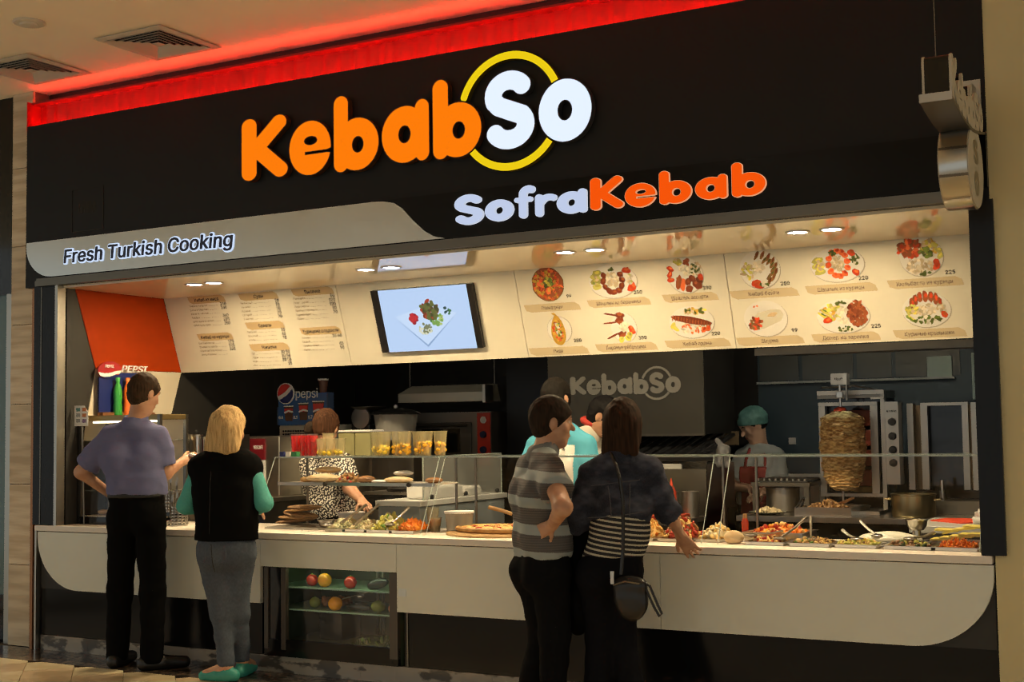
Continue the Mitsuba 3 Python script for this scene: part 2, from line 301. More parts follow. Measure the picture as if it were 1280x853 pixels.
# stone clad pier at the left of the shop, stone by stone
pier = struct('wall_left', cat_(bx(-7.575, -7.30, .075, .30, 0, 3.33), bx(-7.575, -7.38, .075, .30, 3.33, 3.87)), 'grout')
for k in range(7):
    z0 = .0+k*.555; R_ = random.Random(k)
    part(pier, 'stone', bx(-7.575, -7.305 if k < 6 else -7.376, .054-R_.uniform(0, .002), .075, z0+.002, min(z0+.553, 3.868)), 'travertine' if k % 2 else 'travertine_dark')
part(pier, 'edge_trim', bx(-7.303, -7.278, -.0, .07, 0, 2.46), 'copper_trim', label='copper coloured edge trim')
# the neighbouring shop beyond the pier
nb = struct('wall_back', cat_(bx(-14, -7.57, .1, .2, 2.45, 3.87), bx(-14, -7.57, .12, .2, 0, .33)), 'gloss_black')
struct('window_1', bx(-14, -7.66, .14, .15, .33, 2.45), 'neighbour_glass')
part('window_1', 'mullion', bx(-7.655, -7.60, .08, .16, .0, 2.45), 'alu')

# ------------------------------------------------------------ ceiling fittings
def ceiling_vent(cx, cy, label):
    t = thing('ceiling_vent', label, 'vent', 'square vents in the mall ceiling' if 0 else None)
    h = .271
    def ring(a, b, za, zb, th=.004):
        v = []
        for r, z in ((a, za), (b, zb), (b, zb+th), (a, za+th)):
            v += [(cx-r, cy-r, z), (cx+r, cy-r, z), (cx+r, cy+r, z), (cx-r, cy+r, z)]
        f = []
        for s in range(4):
            for k in range(4):
                q = [s*4+k, s*4+(k+1) % 4, ((s+1) % 4)*4+(k+1) % 4, ((s+1) % 4)*4+k]
                f += [[q[0], q[1], q[2]], [q[0], q[2], q[3]]]
        return trimesh.Trimesh(v, f, process=False)
    part(t, 'frame', ring(h, h-.045, 3.858, 3.853), 'louver')
    part(t, 'plenum', bx(cx-h+.03, cx+h-.03, cy-h+.03, cy+h-.03, 3.8695, 3.874), 'black_void')
    for k in range(5):
        a = h-.052-k*.036
        part(t, 'louver', ring(a, a-.021, 3.850, 3.865, .002), 'louver')
    part(t, 'centre_plate', bx(cx-.03, cx+.03, cy-.03, cy+.03, 3.852, 3.856), 'louver')
ceiling_vent(-5.79, -.357, 'square louvred ceiling vent above the orange K of the big sign')
ceiling_vent(-6.92, -.357, 'square louvred ceiling vent cut by the left edge of the photo')
t = thing('smoke_detector', 'small round beige disc on the mall ceiling near the vents', 'smoke detector')
part(t, 'base', lathe([(0, 3.87), (.092, 3.87), (.092, 3.862), (.085, 3.856), (0, 3.856)], (-6.14, -1.05, 0), 28), 'louver', 30)
part(t, 'cap', lathe([(0, 3.856), (.055, 3.856), (.048, 3.845), (0, 3.843)], (-6.14, -1.05, 0), 24), 'louver', 30)
# added mall downlights: unseen round lamps put in to light the concourse
k_ = 0
for gx in (-9.4, -7.2, -3.4, -1.0, 1.6):
    for gy in (-3.8, -5.9):
        t = thing('added_ceiling_lamp', 'unseen round lamp added to the mall ceiling to light the concourse', 'ceiling lamp', 'added fill lamps over the concourse')
        part(t, 'rim', lathe([(.082, 3.87), (.105, 3.87), (.105, 3.862), (.082, 3.862), (.082, 3.87)], (gx, gy, 0), 24), 'alu')
        part(t, 'lamp', lathe([(0, 3.8665), (.08, 3.8665), (.08, 3.869), (0, 3.869)], (gx, gy, 0), 20), 'lamp_face', emitter=emat(V([1, .93, .74])*MALL_FILL, 3))

# ------------------------------------------------------------ the shop front: fascia, red light cove, signs
fa = thing('fascia', 'large matt black fascia panel above the kebab counter', 'fascia')
part(fa, 'panel', bx(X0, X1, 0, .003, 2.467, 3.60), 'fascia_black'); part(fa, 'core', bx(X0, -1.03, .003, .05, 2.467, 3.60), 'fascia_black')
part(fa, 'return_panel', bx(-7.24, -1.03, .05, .19, 2.47, 2.49), 'fascia_black')
for a in (('h', 2.82), ('h', 3.11), ('v', -6.92), ('v', -6.63)):
    part(fa, 'hatch_edge', bx(-6.92, -6.63, -.003, 0, a[1]-.003, a[1]+.003) if a[0] == 'h' else bx(a[1]-.003, a[1]+.003, -.003, 0, 2.82, 3.11), 'gloss_black')
part(fa, 'hatch_lettering', plate(fit(text_poly('UHM', .1, True), -6.86, -6.70, 2.94, 3.02), -.0015, .0015), 'gloss_black')
cv = thing('light_cove', 'red lit ribbed band running along the top of the fascia', 'light cove')
xs = np.arange(X0, -1.03, .0125); rb = random.Random(8); ph = 0; dep = []
for x in xs:
    ph += rb.uniform(.5, 1.0)*.9; dep.append(.11+.010*math.sin(ph)+.004*math.sin(ph*.37+1))
dep = V(dep); nn = len(xs)
vv = np.vstack([np.c_[xs, dep, np.full(nn, 3.50)], np.c_[xs, dep, np.full(nn, 3.766)]]); ii = np.arange(nn-1)
part(cv, 'ribbed_panel', trimesh.Trimesh(vv, np.vstack([np.c_[ii, ii+1, ii+nn+1], np.c_[ii, ii+nn+1, ii+nn]]), process=False), 'red_rib', True)
part(cv, 'top_rail', bx(X0, -1.03, .035, .13, 3.765, 3.778), 'red_dark')
part(cv, 'end_cap', bx(X0-.004, X0+.004, .0, .125, 3.57, 3.778), 'red_rib')
part(cv, 'light_strip', bx(X0+.02, -1.05, .056, .070, 3.560, 3.567), 'lamp_face', emitter=emat(V([1, .022, .014])*LED_RED, 10))
part(cv, 'ceiling_light_strip', bx(X0+.02, -1.05, .055, .07, 3.7785, 3.7815), 'lamp_face', emitter=emat(V([1, .03, .016])*LED_RED*.20, 8))
part(cv, 'shelf', bx(X0, -1.03, .05, .195, 3.49, 3.50), 'fascia_black')

ORANGE, WHITE, YELLOW = (1.0, .20, .0), (.80, .90, 1.08), (.84, .60, .004)
ks = thing('illuminated_sign', 'large illuminated shop sign of orange and white letters with a yellow ring', 'sign')
lets = {}
for c, a, b, z0, z1 in KEBABSO:
    g = fit(glyph(c), a, b, z0, z1); big = g
    col = WHITE if a > -3.65 else ORANGE
    if c == 'S': SG = g
    if c == 'o': OG = g
    k = part(ks, 'letter', plate(g, -.046, .004), 'lamp_face', emitter=emat(col))
    part(k, 'letter_case', plate(g.buffer(.004).difference(g.buffer(-.002)), -.046, .040), 'case_orange' if col is ORANGE else 'case_white')
    part(k, 'letter_back', plate(g, -.040, .03), 'case_orange' if col is ORANGE else 'case_white')
for g in ring_arcs(-3.487, 3.199, .312, .042):
    g = g.difference(OG.buffer(.01)).difference(fit(glyph('b'), -3.986, -3.665, 2.977, 3.436).buffer(.008))
    k = part(ks, 'ring_arc', plate(g, -.044, .004), 'lamp_face', emitter=emat(YELLOW))
    part(k, 'ring_case', plate(g, -.040, .038), 'case_yellow')

# silver swoosh panel with the blue lettering
sil = Polygon([(-7.33, 2.775), (-7.33, 2.74)]+[(-7.33+.25*(1-math.cos(q)), 2.74-.213*math.sin(q)) for q in np.linspace(0, math.pi/2, 14)]+[(-4.02, 2.527), (-3.93, 2.527)]
              + [(-3.93-.03*0, 2.529), (-4.0, 2.545), (-4.06, 2.58), (-4.14, 2.65), (-4.21, 2.725), (-4.27, 2.762), (-4.35, 2.779), (-4.42, 2.782)])
sp = thing('sign_panel', 'brushed silver sign panel with curved ends reading Fresh Turkish Cooking', 'sign')
part(sp, 'panel', plate(sil, -.030, .030), 'brushed_silver')
g = fit(affinity.skew(text_poly('Fresh Turkish Cooking', .1, True), 5, 0), -6.955, -5.470, 2.578, 2.702)
part(sp, 'halo', plate(g.buffer(.008), -.036, .005), 'lamp_face', emitter=emat((.62, .74, .95)))
part(sp, 'lettering', plate(g.buffer(-.001), -.042, .005), 'navy')
# glossy black lower band with the second sign
band = sbox(-4.9, 2.523, X1-.001, 2.785).difference(sil.buffer(.002))
bk = thing('sign_panel', 'glossy black lower sign band carrying smaller white and orange letters', 'sign')
part(bk, 'panel', plate(band, -.026, .026), 'gloss_black_band')
SOFRA = [('S', -3.851, -3.663, 2.588, 2.760), ('o', -3.653, -3.471, 2.590, 2.712), ('f', -3.466, -3.336, 2.592, 2.772), ('r', -3.336, -3.204, 2.592, 2.716), ('a', -3.204, -3.024, 2.592, 2.722),
         ('K', -3.004, -2.809, 2.595, 2.770), ('e', -2.803, -2.625, 2.588, 2.716), ('b', -2.608, -2.429, 2.588, 2.765), ('a', -2.411, -2.238, 2.590, 2.716), ('b', -2.215, -2.036, 2.588, 2.765)]
for i, (c, a, b, z0, z1) in enumerate(SOFRA):
    g = fit(glyph(c), a, b, z0, z1)
    k = part(bk, 'letter', plate(g.buffer(-.003), -.046, .004), 'lamp_face', emitter=emat((.52, .60, .80) if i < 5 else (.92, .085, .0)))
    part(k, 'letter_edge', plate(g, -.043, .016), 'lamp_face', emitter=emat((.55, .60, .7) if i < 5 else (.75, .32, .16)))
hd = thing('shutter_header', 'grey metal channel running along the top of the serving opening', 'frame')
part(hd, 'channel', cat_(bx(-7.24, X1-.03, -.034, .03, 2.467, 2.505), bx(-7.24, X1-.03, -.022, .03, 2.505, 2.522)), 'alu_dark')
# pilasters
pl = thing('pilaster', 'glossy black pilaster at the left end of the counter', 'pilaster')
part(pl, 'panel', bx(-7.277, -7.06, -.004, .06, .84, 2.52), 'pilaster_black')
part(pl, 'metal_post', cat_(bx(-7.058, -7.032, -.02, .05, .838, 2.467)), 'alu', label='slim metal post')
part(pl, 'reflection_streak', bx(-7.21, -7.2, -.007, -.003, .84, 2.5), 'alu_dark')  # lighter streak modelled as a strip: a reflection on the black panel
pr = thing('pilaster', 'dark jamb at the right end of the serving opening', 'pilaster')
part(pr, 'panel', bx(-1.083, -.975, -.02, .003, .84, 2.466), 'pilaster_black'); part(pr, 'return_panel', bx(-1.083, -1.03, .004, .25, .84, 2.44), 'pilaster_black')
# hanging blade sign at the right
bl = thing('hanging_sign', 'silver edged blade sign of cut out letters sticking out by the right wall', 'sign')
def side_plate(poly, xf, h): return extr(poly, h, (xf-h, 0, 0), (0, 1, 0), (0, 0, 1))
y = -.76
for c, w, h in (('K', .115, .20), ('e', .10, .135), ('b', .10, .19), ('a', .10, .135), ('b', .10, .19), ('S', .10, .18), ('o', .10, .14)):
    zb = 2.775+.035*math.sin((y+.78)/.78*math.pi)*-1
    g = fit(glyph(c), y, y+w+.006, zb, zb+h)
    k = part(bl, 'letter', side_plate(g, -1.0, .012), 'blade_face')
    part(k, 'letter_body', side_plate(g.buffer(-.004), -1.012, .10), 'gloss_black')
    part(k, 'letter_back', side_plate(g, -1.112, .01), 'blade_face'); y += w
yy = np.linspace(-.80, -.005, 16); zz = [2.77-.05*math.sin((q+.8)/.8*math.pi) for q in yy]
part(bl, 'base_strip', side_plate(Polygon(list(zip(yy, zz))+list(zip(yy[::-1], [z+.012 for z in zz[::-1]]))), -.995, .132), 'steel_dark')
part(bl, 'end_plate', bx(-1.127, -.995, -.806, -.798, 2.765, 2.80), 'alu')
part(bl, 'wall_bracket', cat_(bx(-1.09, -1.03, -.12, 0, 2.93, 2.99), bx(-1.11, -1.01, -.012, 0, 2.88, 3.03)), 'alu')
part(bl, 'cable', rod((-1.07, -.72, 2.97), (-1.07, -.72, 3.87), .0022, 6), 'steel_dark')
rs = thing('hanging_sign', 'round steel drum sign hanging below the blade sign at the right', 'sign')
def disc_x(cy, cz, r, xa, xb, seg=40): return extr(Point(cy, cz).buffer(r, quad_segs=12), xb-xa, (xa, 0, 0), (0, 1, 0), (0, 0, 1))
part(rs, 'rim', side_plate(Point(-.27, 2.575).buffer(.19, quad_segs=14), -1.006, .118), 'steel', 30)
part(rs, 'face', disc_x(-.27, 2.575, .184, -1.006, -1.0), 'blade_face', label='pale round face')
part(rs, 'back_face', disc_x(-.27, 2.575, .184, -1.13, -1.124), 'blade_face')
for zc, c in ((2.64, 'S'), (2.50, 'o')): part(rs, 'emblem', side_plate(fit(glyph(c), -.33, -.21, zc-.055, zc+.055), -.998, .003), 'alu')
for zz_ in (2.515, 2.635):
    part(rs, 'seam', side_plate(Point(-.27, 2.575).buffer(.1915).difference(Point(-.27, 2.575).buffer(.186)).intersection(sbox(-.6, zz_-.006, 0, zz_+.006)), -1.004, .122), 'steel_dark')
for yq in (-.33, -.21): part(rs, 'cable', rod((-1.065, yq, 2.75), (-1.065, yq, 2.757+.0), .002, 6), 'steel_dark') if 0 else part(rs, 'cable', rod((-1.065, yq, 2.735), (-1.065, yq, 2.765), .002, 6), 'steel_dark')
# ------------------------------------------------------------ the stall's shell
struct('wall_stall_left', bx(-7.18, -7.03, .06, 3.4, 0, 2.6), 'side_wall')
struct('wall_stall_back', bx(-7.18, -.9, 3.4, 3.5, 0, 2.8), 'dark_wall')
struct('wall_stall_right', bx(-1.06, -.9, .31, 3.4, 0, 2.8), 'dark_wall')
struct('floor_stall', bx(-7.03, -1.06, .06, 3.4, -.012, .003), 'granite')
struct('ceiling_stall', bx(-7.18, -1.06, .03, 1.02, 2.45, 2.466), 'gloss_ceiling')
struct('ceiling_kitchen', bx(-7.18, -.9, 1.0, 3.45, 2.7, 2.8), 'dark_wall')
def on_left(poly, h=.006): return extr(poly, h, (-7.03, 0, 0), (0, 1, 0), (0, 0, 1))
part('wall_stall_left', 'orange_panel', on_left(Polygon([(.131, 2.449), (.975, 2.449), (1.165, 1.905), (.318, 1.905)])), 'orange_paint', label='orange slanted panel')
part('wall_stall_left', 'cream_panel', on_left(Polygon([(.318, 1.903), (1.165, 1.903), (1.0, 1.40), (.205, 1.40)])), 'cream_paint', label='cream slanted panel')
DLN = []
def downlight(x, y, tilt=0):
    DLN.append(x); t = thing('downlight', f'bright downlight in the glossy stall ceiling, {("first", "second", "third", "fourth", "fifth", "sixth", "seventh", "eighth")[len(DLN)-1]} from the left', 'downlight')
    part(t, 'rim', lathe([(.05, 2.4515), (.066, 2.4515), (.066, 2.445), (.05, 2.445), (.05, 2.4515)], (x, y, 0), 24), 'alu', 30)
    part(t, 'lamp', lathe([(0, 2.4445), (.05, 2.4445), (.05, 2.449), (0, 2.449)], (x, y, 0), 20), 'lamp_face', emitter=emat(V([1, .80, .48])*STALL_LAMP, 25))
for x in (-6.17, -6.00, -4.76, -4.57, -3.37, -3.18, -2.01, -1.83): downlight(x, .38)
def klamp(x, y, f):  # unseen lamps, added to light the workers and the meat
    t = thing('added_ceiling_lamp', 'unseen lamp added to the dark kitchen ceiling behind the menu board', 'ceiling lamp', 'added fill lamps over the kitchen')
    part(t, 'rim', lathe([(.08, 2.70), (.1, 2.70), (.1, 2.69), (.08, 2.69), (.08, 2.70)], (x, y, 0), 20), 'alu')
    part(t, 'lamp', lathe([(0, 2.693), (.08, 2.693), (.08, 2.698), (0, 2.698)], (x, y, 0), 20), 'lamp_face', emitter=emat(V([1, .84, .60])*KITCHEN_FILL*f, 10))
for x, y, f in ((-5.6, 1.9, .5), (-3.9, 1.75, .45), (-2.25, 1.85, 4.5)): klamp(x, y, f)

# ------------------------------------------------------------ counter
ct = thing('serving_counter', 'long cream serving counter with curved front ends and black base', 'counter')
part(ct, 'worktop', rbx(-7.235, -1.037, -.025, .62, .800, .838, .004, 1), 'counter_top', label='pale worktop slab')
def front(poly): return plate(poly, -.004, .03)
za, zb = .41, .794
lc = [(-7.225, zb), (-7.225, .765)]+[(-7.225+.38*(1-math.cos(q)), .765-(.765-za)*math.sin(q)) for q in np.linspace(0, math.pi/2, 18)]
part(ct, 'front_panel', front(Polygon(lc+[(-5.29, za), (-5.29, zb)])), 'counter_panel')
part(ct, 'front_panel', front(Polygon([(-5.287, .633), (-4.292, .633), (-4.292, zb), (-5.287, zb)])), 'counter_panel')
part(ct, 'front_panel', front(Polygon([(-4.289, za), (-2.667, za), (-2.667, zb), (-4.289, zb)])), 'counter_panel')
rc = [(-1.035-.38*(1-math.cos(q)), .755-(.755-za)*math.sin(q)) for q in np.linspace(0, math.pi/2, 18)]
part(ct, 'front_panel', front(Polygon([(-1.035, zb)]+rc+[(-2.664, za), (-2.664, zb)])), 'counter_panel')
part(ct, 'shadow_strip', bx(-7.22, -5.27, .026, .05, .41, .80), 'seam'); part(ct, 'shadow_strip', bx(-4.285, -1.037, .026, .05, .41, .80), 'seam')
for a, b in ((-7.215, -6.30), (-6.297, -5.30), (-4.262, -3.0), (-2.997, -1.03)): part(ct, 'base_panel', bx(a, b, .03, .06, .10, .80), 'base_black')
part(ct, 'corner_strip', bx(-4.245, -4.235, .024, .03, .10, .41), 'alu_dark')
for k in range(14):
    a = -7.215+k*.4418
    part(ct, 'skirting_tile', bx(a, a+.4408, .02, .06, .0, .098), 'marble')
part(ct, 'end_trim', bx(-7.245, -7.228, -.012, .05, 0, .80), 'alu')
part(ct, 'back_shelf', bx(-7.03, -1.07, .60, .62, .05, .80), 'steel_dark')
# sticker on the counter front
solo('sticker', bx(-4.276, -4.225, -.0055, -.0042, .50, .545), 'sticker_white', 'small torn white sticker on the counter front beside the fridge', 'sticker')
# fridge display
fr = thing('fridge_display', 'low glass fronted fridge with vegetables built into the counter', 'fridge')
FX0, FX1, FZ0, FZ1, FD = -5.262, -4.290, .14, .628, .56
part(fr, 'cabinet', cat_(bx(FX0, FX0+.02, .03, FD, FZ0, FZ1), bx(FX1-.02, FX1, .03, FD, FZ0, FZ1), bx(FX0, FX1, FD-.02, FD, FZ0, FZ1), bx(FX0, FX1, .03, FD, .664, .675), bx(FX0, FX0+.02, .03, FD, FZ1, .664), bx(FX1-.02, FX1, .03, FD, FZ1, .664), bx(FX0, FX1, FD-.02, FD, FZ1, .664), bx(FX0, FX1, .03, FD, .10, FZ0+.03)), 'fridge_inner')
[part(fr, 'door_frame', q, 'fridge_frame') for q in (bx(FX0, FX0+.03, .0, .03, FZ0, FZ1), bx(FX0+.13, FX0+.165, .0, .03, FZ0, FZ1), bx(FX1-.055, FX1, .0, .03, FZ0, FZ1))]; part(fr, 'lower_rail', bx(FX0, FX1, .002, .03, .10, FZ0+.06), 'base_black')
part(fr, 'side_panel', bx(FX0+.03, FX0+.13, .012, .02, FZ0, FZ1), 'gloss_black')
part(fr, 'front_glass', bx(FX0+.165, FX1-.055, .012, .0125, FZ0+.06, FZ1), 'pane_glass')
for z in (.505, .372): part(fr, 'glass_shelf', bx(FX0+.02, FX1-.02, .06, .50, z, z+.006), 'shelf_green')
part(fr, 'shelf_edge', cat_(*[bx(FX0+.02, FX1-.02, .056, .06, z-.002, z+.008) for z in (.505, .372)]), 'shelf_edge')
part(fr, 'back_rails', cat_(*[bx(x, x+.012, FD-.035, FD-.02, .18, .62) for x in (-4.80, -4.76, -4.6)]), 'alu')
part(fr, 'lamp_tube', rod((FX0+.2, .085, .652), (FX1-.1, .085, .652), .006, 8), 'lamp_face', emitter=emat(V([.80, 1.0, .58])*15, 2), label='dim greenish light tube')
# ------------------------------------------------------------ menu boards under the stall ceiling
MO = V([0, 1.168, 1.902]); MW = V([0, -.183, .545]); MW = MW/np.linalg.norm(MW); MN = np.cross([1., 0, 0], MW)
def on_menu(poly, off=.0, h=.0012): return extr(poly, h, MO+MN*off, (1, 0, 0), MW)
def rect(x0, x1, v0, v1): return sbox(x0, v0, x1, v1)
def menu_panel(x0, x1, label):
    t = thing('menu_board', label, 'menu board', 'menu boards in a row under the ceiling' if 0 else None)
    part(t, 'panel', on_menu(rect(x0, x1, 0, .585), -.03, .03), 'menu_face')
    return t
def bar(x0, x1, v0, v1): 
    c = (v1-v0)
    return Polygon([(x0, v1), (x0+c*.25, v0+c*.25), (x0+c*.9, v0), (x1, v0), (x1-c*.2, v1-c*.35), (x1-c*.8, v1)])
def ptext(t, s, x0, v0, h, m='menu_ink', bold=False, x1=None, name='lettering'):
    g = text_poly(s, h, bold)
    if x1 is not None:
        w = g.bounds[2]-g.bounds[0]; g = fit(g, x0, x1, v0+g.bounds[1], v0+g.bounds[3]) if w > x1-x0 or x1 < 0 and False else affinity.translate(g, (x0+x1-w)/2-g.bounds[0], v0)
    else: g = affinity.translate(g, x0, v0)
    part(t, name, on_menu(g, .0016, .0006), m, stuff=True)
m1 = menu_panel(-7.028, -5.447, 'menu board with printed price lists at the left beside the orange panel')
LISTS = [(-6.80, -6.44, .520, 'Кебаб из мяса', [('Кебаб из говядины', '210'), ('Кебаб из баранины', '230'), ('Кебаб по-турецки', ''), ('Шашлык', '360'), ('Кебаб адана в лаваше', '220'), ('Кебаб из говядины', '250'), ('', '')]),
         (-6.79, -6.445, .236, 'Кебаб из курицы', [('Кебаб из курицы', '175'), ('Шашлык из курицы', '225'), ('Кебаб бейти из курицы', '220'), ('Донер в лаваше', '')]),
         (-6.316, -5.955, .514, 'Супы', [('Чечевичный', '70'), ('Эзогелин', '70'), ('Куриный', '70'), ('Овощной', '70'), ('Томатный', '70')]),
         (-6.31, -5.955, .298, 'Салаты', [('Пастуший', '70'), ('Сезонный', '60'), ('Ачылы', '70')]),
         (-6.315, -5.955, .136, 'Напитки', [('Чай', '30 50'), ('Айран', '30 50'), ('Кофе', '30 50'), ('Сок', '25')]),
         (-5.835, -5.468, .518, 'Выпечка', [('Лахмаджун', '50'), ('Пиде с сыром', '220'), ('Пиде с мясом', '220'), ('Лепёшка с кунжутом', '50'), ('Сырный пирог', '70'), ('Симит', '')]),
         (-5.832, -5.472, .233, 'Турецкие сладости', [('Пахлава', '35 60'), ('Кадаиф', ''), ('Лукум в сахаре', '65'), ('Халва', '90')])]
for x0, x1, v, head, rows in LISTS:
    part(m1, 'heading_bar', on_menu(bar(x0, x1, v, v+.056), 0, .0012), 'menu_bar')
    ptext(m1, head, x0, v+.016, .024, 'menu_ink', True, x1)
    for i, (a, b) in enumerate(rows):
        vv_ = v-.022-i*.0292
        if a:
            ptext(m1, a, x0+.004, vv_, .0135, 'menu_ink_soft')
            xa = x0+.004+text_poly(a, .0135).bounds[2]+.008
            if xa < x1-.09: part(m1, 'dotted_line', on_menu(rect(xa, x1-.085, vv_, vv_+.0014), .0014, .0004), 'menu_ink_soft')
        if b: ptext(m1, b, x1-.004-text_poly(b, .021, True).bounds[2], vv_, .021, 'menu_ink', True)
m2 = menu_panel(-5.443, -4.043, 'blank menu board panel behind the television screen')
m3 = menu_panel(-4.039, -2.639, 'menu board with printed plates of kebab dishes right of the television')
m4 = menu_panel(-2.635, -1.07, 'menu board with printed dishes at the right end by the dark jamb')
DC = dict(plate=(.80, .74, .64), rim=(.50, .43, .34), rice=(.78, .66, .48), rice2=(.62, .48, .30), meat=(.20, .045, .02), meat2=(.34, .09, .035), tom=(.66, .07, .025), tom2=(.80, .16, .05), cuc=(.52, .47, .12), cuc2=(.20, .26, .05), herb=(.10, .12, .03), onion=(.62, .46, .28), pep=(.60, .33, .05), brown=(.26, .13, .045), bread=(.72, .52, .30), pale=(.74, .66, .50), lem=(.72, .60, .10))
class Dish:
    def __init__(s, cu, cv, ru, rv, seed): s.c, s.r, s.L, s.R, s.v, s.f, s.k = (cu, cv), (ru, rv), 0, random.Random(seed), [], [], []
    def poly(s, pts, col, j=.12):
        s.L += 1; c = V(DC[col]); n0 = sum(len(a) for a in s.v); pts = V(pts); cen = pts.mean(0)
        c = c*(1+s.R.uniform(-j, j)); n = len(pts)
        s.v.append(np.c_[np.vstack([pts, cen]), np.full(n+1, s.L*.000018)]); s.k.append(np.tile(c*.80, (n+1, 1)))
        s.f += [[n0+i, n0+(i+1) % n, n0+n] for i in range(n)]
    def blob(s, u, v, a, b, col, ang=0, n=14, jit=.16, j=.15):
        q = math.radians(ang); ph = [s.R.uniform(1-jit, 1+jit) for _ in range(n)]
        pts = []
        for i in range(n):
            t = i/n*2*math.pi; x, y = a*ph[i]*math.cos(t), b*ph[i]*math.sin(t)
            pts.append((s.c[0]+s.r[0]*u+x*math.cos(q)-y*math.sin(q), s.c[1]+s.r[1]*v+x*math.sin(q)+y*math.cos(q)))
        s.poly(pts, col, j)
    def plate(s, a=1.0, b=1.0):
        s.blob(.02, -.04, s.r[0]*a*1.02, s.r[1]*b*1.02, 'rim', 0, 36, 0, 0); s.blob(0, 0, s.r[0]*a, s.r[1]*b, 'plate', 0, 36, 0, 0)
    def heap(s, u, v, ru, rv, cols, n, sz):
        for _ in range(n):
            t, q = s.R.uniform(0, 6.28), math.sqrt(s.R.random()); s.blob(u+ru*q*math.cos(t), v+rv*q*math.sin(t), sz*s.R.uniform(.6, 1.3), sz*s.R.uniform(.5, 1), s.R.choice(cols), s.R.uniform(0, 180), 8, .25, .3)
    def bits(s, pts, a, b, col, cols2=None, ang=None):
        for u, v in pts:
            g = s.R.uniform(0, 180) if ang is None else ang
            s.blob(u, v, a, b, col, g, 12, .14, .25)
            s.blob(u+.03, v+.05, a*.55, b*.45, cols2 or col, g, 8, .2, .4)
    def build(s, t):
        v = np.vstack(s.v); W3 = MO+MN*.0016+v[:, :1]*V([1., 0, 0])+v[:, 1:2]*MW+v[:, 2:3]*MN
        part(t, 'dish_picture', trimesh.Trimesh(W3, s.f, process=False), 'printed_food', color=np.vstack(s.k))
def ringpts(n, r, a0=0, a1=360, cx=0, cy=0, ry=None): return [(cx+r*math.cos(math.radians(a0+(a1-a0)*i/max(n-1, 1))), cy+(ry or r)*math.sin(math.radians(a0+(a1-a0)*i/max(n-1, 1)))) for i in range(n)]
